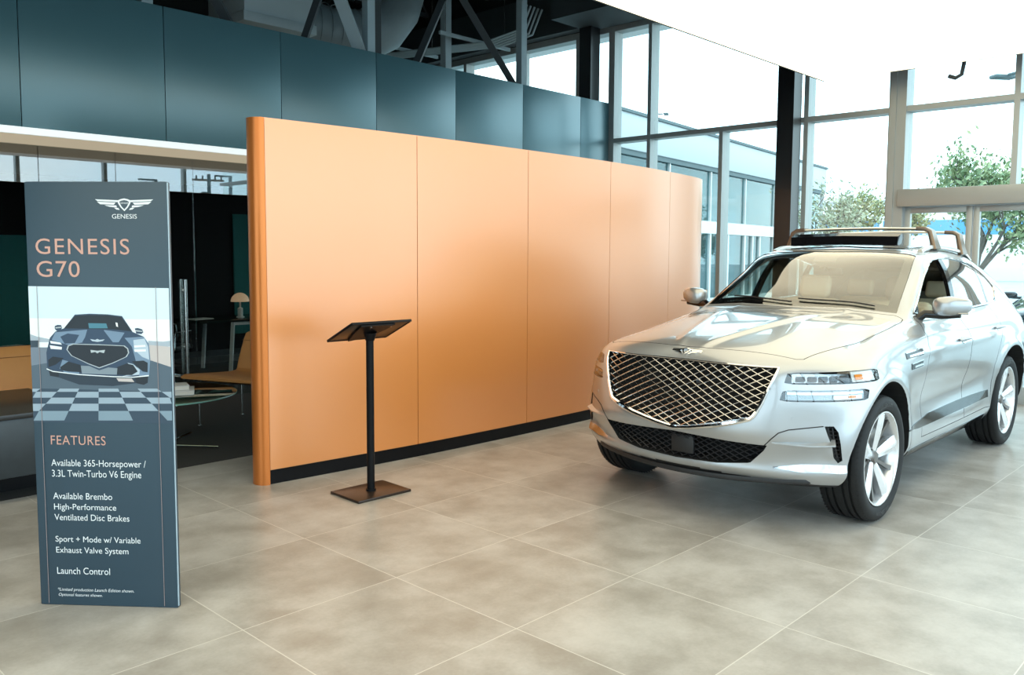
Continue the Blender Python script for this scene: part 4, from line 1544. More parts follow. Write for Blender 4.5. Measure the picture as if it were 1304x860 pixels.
    def side_sheet(u0f, u1f, sg, o0, o1, mat, name, parent, n=26, m=10, poly=DLO, shrink=.002):
        """sheet over the window band between two slanted lines u0f(f), u1f(f) (f 0 at belt, 1 at roof)"""
        PP, QQ = [], []
        for i in range(m + 1):
            f = i / m
            row, rn = [], []
            for j in range(n + 1):
                g = j / n
                u = u0f(f) + (u1f(f) - u0f(f)) * g
                sp = zspan(poly, u) or (1.3, 1.31)
                z = sp[0] + shrink + (sp[1] - sp[0] - 2 * shrink) * f
                p, q = S.side(u, z, sg)
                row.append(p)
                rn.append(q)
            PP.append(row)
            QQ.append(rn)
        mb = MB()
        mb.slab(PP, QQ, o0, o1)
        return mb.build(name, mat, parent, 40)
    for sg in (1, -1):
        lb = (lambda a, b: (lambda f: a + (b - a) * f))
        if sg < 0:
            side_sheet(lb(-.965, -1.52), lb(-1.715, -1.82), sg, -.010, -.005, M['side_glass'], 'side_window', root)
        side_sheet(lb(-1.80, -1.915), lb(-2.685, -2.62), sg, -.008, -.003, M['dark_glass2'], 'side_window', root)
        side_sheet(lb(-2.735, -2.68), lb(-3.055, -3.05), sg, -.008, -.003, M['dark_glass2'], 'quarter_window', root)
        side_sheet(lb(-1.715, -1.825), lb(-1.80, -1.91), sg, -.03, -.002, M['black_gloss'], 'center_pillar', root, n=6)
        side_sheet(lb(-2.685, -2.625), lb(-2.735, -2.68), sg, -.03, -.002, M['black_gloss'], 'rear_pillar', root, n=5)
        side_sheet(lb(-.957, -1.07), lb(-1.045, -1.075), sg, -.02, -.002, M['black_gloss'], 'mirror_sail', root, n=6)
        # bright surround
        ch = MB()
        pl = grow(DLO, .006)
        pts = []
        for i in range(len(pl)):
            a, b = np.array(pl[i]), np.array(pl[(i + 1) % len(pl)])
            for k in range(4):
                c = a + (b - a) * k / 4
                p, q = S.side(c[0], c[1], sg)
                pts.append(p + q * .001)
        ch.tube(pts, .0075, 6, closed=True)
        ch.build('window_trim', M['chrome'], root)
    # rear window
    PP, QQ = [], []
    for z in np.linspace(1.302, 1.488, 5):
        row, rn = [], []
        for t in np.linspace(-1, 1, 9):
            p, q = S.cast((-6, t * (.519 - (z - 1.30) / .19 * .08), z), (1, 0, 0))
            row.append(p)
            rn.append(q)
        PP.append(row)
        QQ.append(rn)
    rw = MB()
    rw.slab(PP, QQ, -.008, -.003)
    rw.build('rear_window', M['dark_glass2'], root, 40)

    # ---- grille ------------------------------------------------------------
    gm = MB()
    sp, sl = .0415, .50
    for sgn in (1, -1):
        for k in range(-2, 40):
            run = []
            for v in np.arange(-.62, .6201, .01):
                z = .36 + sp * k + sgn * sl * v
                ok = inside(grow(gpoly, -.003), v, z)
                if ok:
                    p, q = S.front(v, z)
                    run.append(Vector((p.x - .014, v, z)))
                if (not ok or v > .615) and run:
                    if len(run) > 1:
                        gm.tube(run[::2] if len(run) > 6 else run, .0034, 5)
                    run = []
    mesh_o = gm.build('grille', M['grille_chrome'], root, 50)
    fm = MB()
    fp = [(.605, .985), (.597, .94), (.585, .90), (.565, .84), (.545, .78), (.522, .733), (.505, .702), (.487, .684), (.40, .655), (.30, .628), (.20, .607), (.12, .590), (.05, .579), (0, .572)]
    fl_ = fp + [(-v, z) for v, z in fp[-2::-1]]
    pts = [S.front(v, z) for v, z in fl_]
    rr = [.006, .009, .010, .011, .012, .013, .015, .016, .017, .017, .016, .015, .014, .014]
    rr = rr + rr[-2::-1]
    fm.tube([p + q * .002 for p, q in pts], rr, 8)
    tp = [S.front(v, .985) for v in np.linspace(-.605, .605, 30)]
    fm.tube([p + q * .001 for p, q in tp], .005, 6)
    fm.build('grille_surround', M['chrome'], mesh_o)
    em = MB().box((.655, 0, .84), (.012, .16, .05), None, .01)
    em.box((.655, -.16, .84), (.010, .10, .035), None, .01)
    em.build('radar_cover', M['black_gloss'], mesh_o)
    # lower intake mesh
    lm = MB()
    for sgn in (1, -1):
        for k in range(-2, 40):
            run = []
            for v in np.arange(-.58, .5801, .01):
                z = .10 + .034 * k + sgn * .55 * v
                ok = inside(grow(mpoly, -.002), v, z)
                if ok:
                    p, q = S.front(v, z)
                    run.append(Vector((p.x - .03, v, z)))
                if (not ok or v > .575) and run:
                    if len(run) > 1:
                        lm.tube(run[::3] if len(run) > 9 else run, .0035, 4)
                    run = []
    li = lm.build('lower_grille', M['mesh_black'], root, 50)
    MB().box((.775, 0.03, .465), (.02, .16, .115), None, .006).build('radar_panel', M['black_plastic'], li)
    # corner intakes: fins and mesh
    for sg in (1, -1):
        fin = MB()
        sec = []
        for t in np.linspace(0, 1, 14):
            v = .60 + .275 * t
            z = .553 - .004 * t
            p, q = S.front(v * sg, z)
            hgt = .004 + .022 * t ** 1.3
            dep = .002 + .030 * min(1, t * 1.6)
            sec.append([(p + Vector((-.02, 0, -hgt))), (p + q * dep + Vector((0, 0, -.004))), (p + q * dep + Vector((0, 0, .004))), (p + Vector((-.02, 0, hgt)))])
        fin.grid(sec, closed_u=True)
        o = len(fin.v) - 4 * len(sec)
        fin.f += [(o, o + 1, o + 2, o + 3), (o + 4 * 13 + 3, o + 4 * 13 + 2, o + 4 * 13 + 1, o + 4 * 13)]
        fin.mi += [0, 0]
        fin.build('bumper_fin', M['paint'], root, 40)
        ms = MB()
        for k in range(10):
            z = .445 + .022 * k
            row = []
            for v in np.arange(.83, .915, .006):
                if inside(grow(FG, -.001), v, z):
                    p, q = S.front(v * sg, z)
                    row.append(p + Vector((-.022, -.006 * sg, 0)))
            if len(row) > 1:
                ms.tube(row, .0035, 4)
        for k in range(4):
            row = []
            for z in np.arange(.44, .656, .01):
                v = .845 + .018 * k + (.655 - z) * .12
                if inside(grow(FG, -.001), v, z):
                    p, q = S.front(v * sg, z)
                    row.append(p + Vector((-.024, -.006 * sg, 0)))
            if len(row) > 1:
                ms.tube(row, .0035, 4)
        ms.build('corner_intake', M['mesh_black'], root, 50)
        # crease line over the recess
        cl = MB()
        pts = []
        for v, z in ((.56, .53), (.60, .575), (.635, .612), (.68, .632), (.76, .645), (.83, .655)):
            p, q = S.front(v * sg, z)
            pts.append(p + q * .0005)
        cl.tube(pts, .0035, 6)
        cl.build('bumper_seam', M['black_plastic'], root)
        # chrome blade on the lower corner
        P, Nn = [], []
        for i in range(4):
            f = i / 3
            row, rn = [], []
            for j in range(25):
                g = j / 24
                w0, w1 = math.atan2(.60 - .15, .72 + .35), math.atan2(.80, .845)
                w_ = w0 + (w1 - w0) * g
                z = .400 + (f - .5) * .046 * min(1, .15 + g * 2.2) + .004 * g
                p, q = S.rad(w_, z, sg)
                row.append(p + q * ((.010, .009, .005, .001)[i] * min(1, .2 + g * 2)))
                rn.append(q)
            P.append(row)
            Nn.append(rn)
        cb = MB()
        cb.slab(P, Nn, -.02, .003)
        cb.build('bumper_trim', M['blade'], root, 40)
        # parking sensor
        p, q = S.front(.70 * sg, .70)
        MB().cyl(p - q * .004, p + q * .0015, .012, n=16).build('parking_sensor', M['paint'], root)
        # tow cover seam
    # under-bumper lip
    lp = MB()
    row = []
    for v in np.linspace(-.80, .80, 41):
        p, q = S.front(v, .31) if abs(v) < .72 else S.front(math.copysign(.72, v), .31)
        row.append(Vector((p.x - .016 - max(0, abs(v) - .72) * 2.0, v, .292 + .045 * v * v)))
    lp.tube(row, 1.0, sec=[(-.03, -.010), (.03, -.012), (.034, 0), (.03, .018), (-.03, .018)], up=(0, 0, 1))
    lp.build('bumper_lip', M['black_plastic'], root, 50)

    # ---- lamps -------------------------------------------------------------
    for sg in (1, -1):
        for k, z0, z1 in LAMPS:
            P, Nn = lamp_grid(k, sg, z0, z1)
            lens = MB()
            lens.slab(P, Nn, -.006, -.002)
            hl = lens.build('headlight', M['lens'], root, 50)
            zc, hh = (z0 + z1) / 2, (z1 - z0)

            def bits(g0, g1, za, zb, o0, o1, mat, name, n=8):
                Pg, Ng = [], []
                for i in range(2):
                    z = (za, zb)[i]
                    row, rn = [], []
                    for j in range(n + 1):
                        g = g0 + (g1 - g0) * j / n
                        w_ = a_in[k] + (a_out[k] - a_in[k]) * g
                        p, q = S.rad(w_, z, sg)
                        row.append(p)
                        rn.append(Vector((math.cos(w_), sg * math.sin(w_), 0)))
                    Pg.append(row)
                    Ng.append(rn)
                x = MB()
                x.slab(Pg, Ng, o0, o1)
                return x.build(name, mat, hl, 50)
            if k == 1:
                bits(.04, .60, z0 + .006, z1 - .006, -.034, -.026, M['dark_chrome'], 'reflector')
                for q_ in range(5):
                    bits(.08 + .105 * q_, .155 + .105 * q_, zc - hh * .28, zc + hh * .10, -.026, -.014, M['black_gloss'], 'projector', 3)
                bits(.62, .95, z0 + .006, z1 - .005, -.034, -.016, M['lamp_bright'], 'bezel')
                bits(.66, .76, z0 + .018, z1 - .022, -.016, -.010, M['amber'], 'marker_lens', 4)
            else:
                bits(.03, .97, z0 + .006, z1 - .006, -.034, -.022, M['lamp_mid'], 'reflector', 14)
                bits(.05, .95, zc + hh * .10, zc + hh * .30, -.022, -.012, M['chrome'], 'light_strip', 14)
                bits(.55, .93, z0 + .010, zc, -.022, -.014, M['lamp_bright'], 'bezel')
                bits(.74, .84, z0 + .016, zc - .004, -.014, -.010, M['amber'], 'marker_lens', 4)

    # ---- fender vents, sill strips, door handles, mirrors ----------------------
    def side_band(us, zf0, zf1, sg, o0, o1, mat, name, parent, m=3):
        Pg, Ng = [], []
        for i in range(m + 1):
            row, rn = [], []
            for u in us:
                z = zf0(u) + (zf1(u) - zf0(u)) * i / m
                p, q = S.side(u, z, sg)
                row.append(p)
                rn.append(q)
            Pg.append(row)
            Ng.append(rn)
        x = MB()
        x.slab(Pg, Ng, o0, o1)
        return x.build(name, mat, parent, 40)
    for sg in (1, -1):
        for (ua, ub, za, zb) in ((-.385, -.665, .968, 1.008), (-.455, -.665, .895, .935)):
            v_ = side_band(np.linspace(ua, ub, 9), lambda u: za + (ua - u) * .04, lambda u: zb + (ua - u) * .06, sg, -.004, .003, M['black_gloss'], 'fender_vent', root)
            side_band(np.linspace(ua - .045, ub + .012, 9), lambda u: za + .009 + (ua - u) * .04, lambda u: za + .019 + (ua - u) * .05, sg, .002, .008, M['chrome'], 'chrome_bar', v_)
            side_band(np.linspace(ua - .005, ub + .002, 9), lambda u: zb - .005 + (ua - u) * .06, lambda u: zb + .001 + (ua - u) * .06, sg, .002, .006, M['chrome'], 'chrome_bar', v_)
        us = np.linspace(-.475, -2.40, 60)
        st = lambda u: .473 + .015 * np.clip((u + .70) / .22, 0, 1) - .010 * np.clip((-1.9 - u) / .5, 0, 1) * -1
        tp_ = lambda u: .493 + .055 * np.clip((-.475 - u) / .45, 0, 1) - .004 * np.clip((-2.0 - u) / .4, 0, 1)
        side_band(us, st, tp_, sg, -.006, .007, M['black_chrome'], 'sill_strip', root)
        side_band(np.linspace(-.56, -2.38, 40), lambda u: .275, lambda u: .335 + .01 * np.clip((-.56 - u) / .3, 0, 1), sg, -.006, .004, M['black_gloss'], 'sill_strip', root)
        for (u, z, key) in ((-1.555, 1.015, 'front_door'), (-2.60, 1.042, 'rear_door')):
            hb = MB()
            pts = []
            for t in np.linspace(0, 1, 9):
                p, q = S.side(u + .115 - .23 * t, z + .004 * (1 - t), sg)
                pts.append(p + q * (.004 + .030 * math.sin(math.pi * t) ** .5))
            hb.tube(pts, 1.0, sec=[(.016 * math.cos(w_), .010 * math.sin(w_)) for w_ in np.linspace(0, 2 * math.pi, 10, endpoint=False)], up=(0, 0, 1))
            hb.build('door_handle', M['paint'], doors[(key, sg)], 60)
            p, q = S.side(u, z, sg)
            cu = MB()
            cu.tube([p - q * .004, p + q * .002], [.001, .001], sec=[(60 * math.cos(w_), 28 * math.sin(w_)) for w_ in np.linspace(0, 2 * math.pi, 20, endpoint=False)], up=(0, 0, 1))
            cu.build('handle_cup', M['dark_chrome'], doors[(key, sg)], 60)
        # mirrors
        mc = Vector((-1.06, 1.02 * sg, 1.288))
        mm = MB()
        rows = []
        for th in np.linspace(-math.pi / 2, math.pi / 2, 15):
            row = []
            for ph_ in np.linspace(0, 2 * math.pi, 28, endpoint=False):
                sp_ = lambda x, e: math.copysign(abs(x) ** e, x)
                x = sp_(math.cos(th), .55) * sp_(math.cos(ph_), .75)
                y = sp_(math.cos(th), .55) * sp_(math.sin(ph_), .75)
                z = sp_(math.sin(th), .7)
                tap = 1 - .22 * max(0, y)
                px = x * .085 * (1.0 if x > 0 else .75) * tap + .012 * y * -1
                pz = z * .068 * tap + .004 * y
                rows_v = Vector((px - .03 * max(0, y), y * .118 * sg, pz))
                row.append(mc + rows_v)
            rows.append(row)
        mm.grid(rows, closed_u=True)
        k_ = len(rows[0])
        o = len(mm.v) - k_ * len(rows)
        mr = mm.build('side_mirror', M['paint'], root, 60)
        lo = MB()
        a0, q0 = S.side(-.99, 1.205, sg)
        lo.tube([a0 - q0 * .02 + Vector((0, 0, -.01)), a0 + q0 * .05 + Vector((-.01, 0, -.005)), mc + Vector((.0, -.06 * sg, -.066)), mc + Vector((0, .06 * sg, -.062))], [.035, .03, .030, .018], 10)
        lo.build('mirror_arm', M['black_gloss'], mr, 60)
        gl = MB()
        gl.box(mc + Vector((-.066, 0, 0)), (.004, .18, .10), None, .0015)
        gl.build('mirror_glass', M['chrome'], mr)
        tr = MB()
        tr.tube([mc + Vector((.05 - .035 * abs(t), .118 * sg * t, -.048)) for t in np.linspace(-.7, .95, 9)], .006, 6)
        tr.build('mirror_trim', M['dark_chrome'], mr)

    # ---- emblem on the nose ------------------------------------------------
    p0, n0 = S.top(.672, 0)
    p0, n0 = S.near((.70, 0, 1.035))[:2]
    up = Vector((-1, 0, 0))
    up = (up - n0 * up.dot(n0)).normalized()
    rt = Vector((0, 1, 0))
    ebm = MB()
    for pl in wing_polys():
        ebm.prism(pl, lambda x, y, d: p0 + rt * (x * .125) + up * (y * .125) + n0 * (d - .010 * x * x), .002, .008)
    ebm.build('emblem', M['chrome'], root, 30)

    # ---- wheels ------------------------------------------------------------
    def wheel(u, sg):
        wr_ = empty('wheel', (u, 0, 0), 0, root)
        C = Vector((0, .842 * sg, .39))
        A = Vector((0, sg, 0))
        t = MB()
        prof = [(.290, .105), (.300, .122), (.335, .134), (.362, .130), (.380, .118), (.388, .100)]
        for g in (.072, .030, -.030, -.072):
            prof += [(.390, g + .009), (.376, g + .006), (.376, g - .006), (.390, g - .009)]
        prof += [(.388, -.100), (.380, -.118), (.362, -.130), (.335, -.134), (.300, -.122), (.290, -.105)]
        t.lathe(prof, C, A, 96, closed=True)
        # tread block sipes along both shoulders
        tt = t.build('tire', M['rubber'], wr_, 40)
        sp_ = MB()
        for k in range(72):
            w_ = 2 * math.pi * k / 72
            d = Vector((math.cos(w_), 0, math.sin(w_)))
            for h0, h1 in ((.082, .116), (-.116, -.082)):
                sp_.tube([C + d * .3895 + A * h0, C + d * .3815 + A * h1], .0022, 4)
        sp_.build('tread_sipe', M['well'], tt, 0)
        # raised maker's lettering round the sidewall
        lt = MB()
        word = 'MICHELIN'
        for base_ in (math.pi * .5, -math.pi * .5):
            for i, chh in enumerate(word):
                vs, fs = text_mesh(chh, -.010 if chh != 'I' else -.003, .010 if chh != 'I' else .003, -.013, .013, 0)
                w_ = base_ - (i - 3.5) * .075
                rd = Vector((math.cos(w_), 0, math.sin(w_)))
                tg = Vector((math.sin(w_), 0, -math.cos(w_)))
                lt.add([C + A * (.1345 + .0012) + rd * (.335 + z) + tg * x * (1 if sg < 0 else 1) for x, y, z in vs], fs)
        lt.build('sidewall_lettering', pbr('worn_rubber', (.05, .05, .05), .5), tt, 0, False)
        r = MB()
        r.lathe([(.292, .116), (.292, .122), (.284, .122), (.272, .105), (.266, .02), (.262, -.10), (.290, -.11), (.290, -.105), (.275, -.02), (.280, .105)], C, A, 72, closed=True)
        rim = r.build('rim', M['alloy'], wr_, 40)
        for k in range(5):
            w0 = math.pi / 2 + .10 * sg + 2 * math.pi * k / 5
            d = Vector((math.cos(w0), 0, math.sin(w0)))
            tg = Vector((-math.sin(w0), 0, math.cos(w0)))
            s_ = MB()
            sec = []
            for rr_, hw, hf, ridge in ((.03, .026, .070, .006), (.07, .030, .074, .010), (.13, .040, .084, .012), (.20, .050, .096, .012), (.25, .052, .104, .010), (.276, .050, .106, .006)):
                c = C + d * rr_
                sec.append([c + tg * -hw + A * (hf - .004), c + tg * -hw * .2 + A * (hf + ridge), c + tg * hw * .2 + A * (hf + ridge), c + tg * hw + A * (hf - .004), c + tg * hw * .8 + A * (hf - .05), c - tg * hw * .8 + A * (hf - .05)])
            s_.grid(sec, closed_u=True)
            s_.f += [tuple(range(6)), tuple(30 + i for i in range(5, -1, -1))]
            s_.mi += [0, 0]
            s_.build('spoke', M['alloy'], rim, 20)
            w1 = w0 + math.pi / 5
            d, tg = Vector((math.cos(w1), 0, math.sin(w1))), Vector((-math.sin(w1), 0, math.cos(w1)))
            q_ = MB()
            sec = []
            for rr_, hw, hf in ((.05, .010, .058), (.12, .011, .064), (.20, .012, .076), (.274, .016, .092)):
                c = C + d * rr_
                sec.append([c - tg * hw + A * hf, c + tg * hw + A * hf, c + tg * hw * .8 + A * (hf - .03), c - tg * hw * .8 + A * (hf - .03)])
            q_.grid(sec, closed_u=True)
            q_.f += [(0, 1, 2, 3), (15, 14, 13, 12)]
            q_.mi += [0, 0]
            q_.build('spoke', M['alloy_dark'], rim, 20)
            lg = MB()
            w2 = w0 + math.pi / 5
            c = C + Vector((math.cos(w2), 0, math.sin(w2))) * .056
            lg.cyl(c + A * .05, c + A * .074, .009, n=6)
            lg.build('lug_nut', M['dark_chrome'], rim)
        h = MB()
        h.lathe([(.0, .03), (.072, .03), (.070, .062), (.052, .070), (.038, .080), (.034, .086), (.0, .087)][1:], C, A, 32)
        h.build('hub_cap', M['alloy_dark'], rim, 30)
        b = MB()
        b.lathe([(.08, -.01), (.195, -.01), (.195, .012), (.08, .012)], C, A, 48, closed=True)
        b.lathe([(.05, -.08), (.11, -.02), (.11, .03), (.05, .03)], C, A, 24)
        b.build('brake_disc', M['steel'], wr_, 30)
        cp_ = MB()
        rows = []
        for w_ in np.linspace(-.5, .5, 9):
            d = Vector((math.cos(w_ + .3), 0, math.sin(w_ + .3)))
            rows.append([C + d * .13 + A * -.03, C + d * .13 + A * .035, C + d * .212 + A * .035, C + d * .212 + A * -.03])
        cp_.grid(rows, closed_u=True)
        cp_.f += [(0, 1, 2, 3), (35, 34, 33, 32)]
        cp_.mi += [0, 0]
        cp_.build('brake_caliper', M['alloy_dark'], wr_, 30)
    for u in (0.0, -2.955):
        for sg in (1, -1):
            wheel(u, sg)
    # axle carriers so the wheels hang on something
    ax = MB()
    for u in (0.0, -2.955):
        ax.cyl((u, -.80, .39), (u, .80, .39), .035, n=12)
    ax.build('axle', M['black_plastic'], root)

    # ---- roof: rails, cross bars, open sunroof ------------------------------
    for sg in (1, -1):
        rail = MB()
        pts = []
        for u in np.linspace(-1.68, -3.12, 24):
            p, q = S.top(u, (.600 - .03 * max(0, (-2.6 - u) / .5)) * sg)
            e = min(1, (u + 3.13) * 6, (-1.66 - u) * 6)
            pts.append(p + Vector((0, 0, .004 + .022 * max(0, e))))
        rail.tube(pts, 1.0, sec=[(-.018, -.014), (.018, -.014), (.020, .0), (.012, .013), (-.012, .013), (-.020, .0)], up=(0, 0, 1))
        rail.build('roof_rail', M['rail'], root, 50)
    for u in (-2.02, -2.76):
        bar = MB()
        zt = 1.852 if u > -2.3 else 1.838
        pts = [Vector((u, v, zt + .010 * (1 - (v / .5) ** 2))) for v in np.linspace(-.50, .50, 15)]
        bar.tube(pts, 1.0, sec=[(.040 * math.cos(w_), .012 * math.sin(w_)) for w_ in np.linspace(0, 2 * math.pi, 14, endpoint=False)], up=(0, 0, 1))
        bo = bar.build('cross_bar', M['rail'], root, 50)
        for sg in (1, -1):
            fo = MB()
            p, q = S.top(u, .595 * sg)
            z0 = p.z + .004
            path = [Vector((u, .612 * sg, z0)), Vector((u, .600 * sg, z0 + .055)), Vector((u, .575 * sg, zt - .022)), Vector((u, .535 * sg, zt)), Vector((u, .47 * sg, zt + .004))]
            fo.tube(path, [1.35, 1.1, 1.0, 1.0, .98], sec=[(-.048, -.017), (.048, -.017), (.052, 0), (.048, .017), (-.048, .017), (-.052, 0)], up=(0, sg, .3))
            fo.build('foot', M['bronze'], bo, 50)
    sr = MB()
    zr = 1.712
    P = []
    sr.tube([(-1.70, v, 1.775 - .02 * abs(v)) for v in np.linspace(-.44, .44, 13)], 1.0, sec=[(-.05, -.030), (.02, -.055), (.05, -.05), (.045, .02), (-.035, .045), (-.06, .02)], up=(0, 0, 1))
    so = sr.build('sunroof_deflector', M['black_gloss'], root, 40)
    P, Q = [], []
    for u in np.linspace(-1.72, -2.55, 8):
        row, rn = [], []
        for v in np.linspace(-.47, .47, 11):
            p, q = S.top(u, v)
            row.append(p)
            rn.append(q)
        P.append(row)
        Q.append(rn)
    pr_ = MB()
    pr_.slab(P, Q, -.01, .006)
    pr_.build('sunroof', M['black_gloss'], root, 40)

    # ---- interior ------------------------------------------------------------
    def seat(u, v, name='seat'):
        b = MB()
        b.box((u + .05, v, .66), (.52, .52, .16), None, .06, 3)
        so_ = b.build(name, M['cream'], root, 50)
        k = MB()
        R = Matrix.Rotation(math.radians(-16), 3, 'Y')
        k.box((u - .30, v, .98), (.15, .50, .58), R, .06, 3)
        for s in (-1, 1):
            k.box((u - .26, v + s * .20, .97), (.15, .12, .50), R, .05, 3)
        k.build('backrest', M['cream'], so_, 50)
        h = MB()
        h.box((u - .405, v, 1.365), (.10, .27, .20), R, .045, 3)
        h.build('headrest', M['cream'] if v < 0 else M['taupe'], so_, 50)
    seat(-1.62, .37, 'front_seat')
    seat(-1.62, -.37, 'front_seat')
    rb = MB()
    rb.box((-2.62, 0, .68), (.50, 1.08, .16), None, .05, 3)
    rs = rb.build('rear_seat', M['cream'], root, 50)
    kb = MB()
    kb.box((-2.95, 0, .98), (.14, 1.08, .54), Matrix.Rotation(math.radians(-18), 3, 'Y'), .05, 3)
    kb.build('backrest', M['cream'], rs, 50)
    for v in (-.36, .36):
        MB().box((-3.04, v, 1.33), (.08, .24, .15), Matrix.Rotation(math.radians(-18), 3, 'Y'), .03, 3).build('headrest', M['cream'], rs, 50)
    ds = MB()
    prof = [(-.87, .80), (-.88, 1.14), (-1.0, 1.165), (-1.22, 1.15), (-1.29, 1.10), (-1.27, .80)]
    ds.prism(prof, lambda u, z, d: (u, d, z), -.70, .70)
    dsh = ds.build('dashboard', M['dash'], root, 30)
    MB().box((-1.25, 0.02, 1.19), (.02, .42, .12), Matrix.Rotation(-.15, 3, 'Y'), .008).build('center_screen', M['black_gloss'], dsh)
    sw = MB()
    c0 = Vector((-1.40, .37, 1.06))
    aw = Vector((-.88, 0, .47)).normalized()
    a1, a2 = Vector((0, 1, 0)), aw.cross(Vector((0, 1, 0)))
    sw.tube([c0 + a1 * (.182 * math.cos(w_)) + a2 * (.182 * math.sin(w_)) for w_ in np.linspace(0, 2 * math.pi, 40, endpoint=False)], .016, 8, closed=True)
    for w_ in (0, math.pi, math.pi * 1.5 if a2.z > 0 else math.pi * .5):
        sw.tube([c0 - aw * .01, c0 + a1 * (.178 * math.cos(w_)) + a2 * (.178 * math.sin(w_))], [.03, .014], 8)
    sw.lathe([(.07, -.02), (.075, .0), (.06, .02)], c0, aw, 24)
    sw.tube([c0 - aw * .02, c0 - aw * .25], .03, 10)
    sw.build('steering_wheel', M['taupe'], root, 50)
    im = MB().box((-1.40, 0, 1.505), (.04, .24, .065), None, .018, 3)
    im.cyl((-1.39, 0, 1.51), (-1.33, 0, 1.535), .012, n=8)
    im.build('rear_view_mirror', M['black_plastic'], root, 40)
    fb = MB().box((-2.1, 0, .535), (2.4, 1.1, .02))
    fb.build('cabin_floor', M['black_plastic'], root)
    # wiper resting on the scuttle
    for v0, v1 in ((.58, .02), (-.02, -.52)):
        wi = MB()
        pts = []
        for t in np.linspace(0, 1, 9):
            v = v0 + (v1 - v0) * t
            p, q = S.top(-.80 - .03 * t - .05 * abs(v / .7) ** 2.2, v)
            pts.append(p + q * .012)
        wi.tube(pts, .006, 6)
        wi.build('wiper', M['black_plastic'], root)
    return root, S, base


M['headliner'] = pbr('pale_headliner', (0.50, 0.45, 0.36), 0.8)
M['taupe'] = pbr('taupe_leather', (0.20, 0.165, 0.13), 0.5)
M['dash'] = pbr('dash_leather', (0.33, 0.28, 0.20), 0.5)
M['rail'] = pbr('satin_silver', (0.62, 0.60, 0.56), 0.28, 0.85)
M['grille_chrome'] = pbr('grille_chrome', (0.55, 0.54, 0.53), 0.2, 1.0)
M['mesh_black'] = pbr('mesh_black', (0.022, 0.022, 0.024), 0.3)
M['dark_glass2'] = thin_glass('tinted_window', (0.80, 0.86, 0.84), 2.2)
SUV, SURF, BODY0 = make_car()


# ------------------------------------------------------------------ outside the windows
def tree(name, loc, h, spread, label, seed, mat, nleaf=2600, leaf=0.16, bare=0.0):
    rnd = random.Random(seed)
    r = empty(name, loc, rnd.random() * 6, label=label, category='tree', group='trees outside the windows')
    tips = []
    b = MB()

    def branch(p, d, L, rad, depth):
        n = 4
        pts = [p.copy()]
        q = p.copy()
        for i in range(n):
            d = (d + Vector((rnd.uniform(-.16, .16), rnd.uniform(-.16, .16), rnd.uniform(-.04, .10)))).normalized()
            q = q + d * (L / n)
            pts.append(q.copy())
            if depth >= 2:
                tips.append(q.copy())
        b.tube(pts, [rad * (1 - .45 * i / n) for i in range(n + 1)], 6 if depth < 2 else 4)
        if depth < 3:
            for k in range(rnd.randint(3, 5)):
                a = rnd.random() * 6.28
                e = rnd.uniform(.5, 1.15) * spread
                nd = (d + Vector((math.cos(a) * e, math.sin(a) * e, rnd.uniform(-.15, .4)))).normalized()
                branch(pts[rnd.randint(2, n)], nd, L * rnd.uniform(.55, .75), rad * .5, depth + 1)
    branch(Vector((0, 0, 0)), Vector((0, 0, 1)), h * .42, h * .022, 0)
    b.build('trunk', M['bark'], r, 50)
    f = MB()
    for _ in range(nleaf):
        t = rnd.choice(tips)
        c = t + Vector((rnd.gauss(0, .22), rnd.gauss(0, .22), rnd.gauss(0, .18))) * (h / 5)
        a = Vector((rnd.uniform(-1, 1), rnd.uniform(-1, 1), rnd.uniform(-1, 1))).normalized()
        bb = a.orthogonal().normalized()
        cc = a.cross(bb)
        s = leaf * rnd.uniform(.5, 1.2)
        f.add([c - bb * s, c + cc * s * .45, c + bb * s, c - cc * s * .45], [(0, 1, 2, 3)], rnd.randint(0, 2))
    f.build('foliage', mat, r, 0, False)
    return r


M['bark'] = pbr('bark', (0.16, 0.14, 0.12), 0.9, noise=0.3, nscale=8)
olive = [pbr('leaf_olive', (0.34, 0.36, 0.17), .6), pbr('leaf_yellow', (0.52, 0.46, 0.22), .6), pbr('leaf_green', (0.24, 0.30, 0.15), .6)]
grey = [pbr('leaf_pale', (0.42, 0.44, 0.30), .6), pbr('leaf_straw', (0.52, 0.50, 0.36), .6), pbr('leaf_sage', (0.34, 0.38, 0.26), .6)]
green = [pbr('leaf_deep', (0.20, 0.29, 0.15), .6), pbr('leaf_mid', (0.28, 0.36, 0.19), .6), pbr('leaf_bright', (0.40, 0.45, 0.24), .6)]
for m_ in olive + grey + green:
    m_.node_tree.nodes['Principled BSDF'].inputs['Transmission Weight'].default_value = 0.0

tree('tree', (25.5, 11.2, -.12), 4.3, .8, 'pale half bare tree seen just right of the black column', 3, grey, 2600, .075)
tree('tree', (31.5, 12.0, -.12), 4.4, 1.05, 'yellow green bushy tree seen above the front of the car roof', 5, olive, 5200, .085)
tree('tree', (26.0, 7.2, -.12), 5.6, 1.0, 'tall green tree seen through the glass doors at the right', 11, green, 6500, .09)


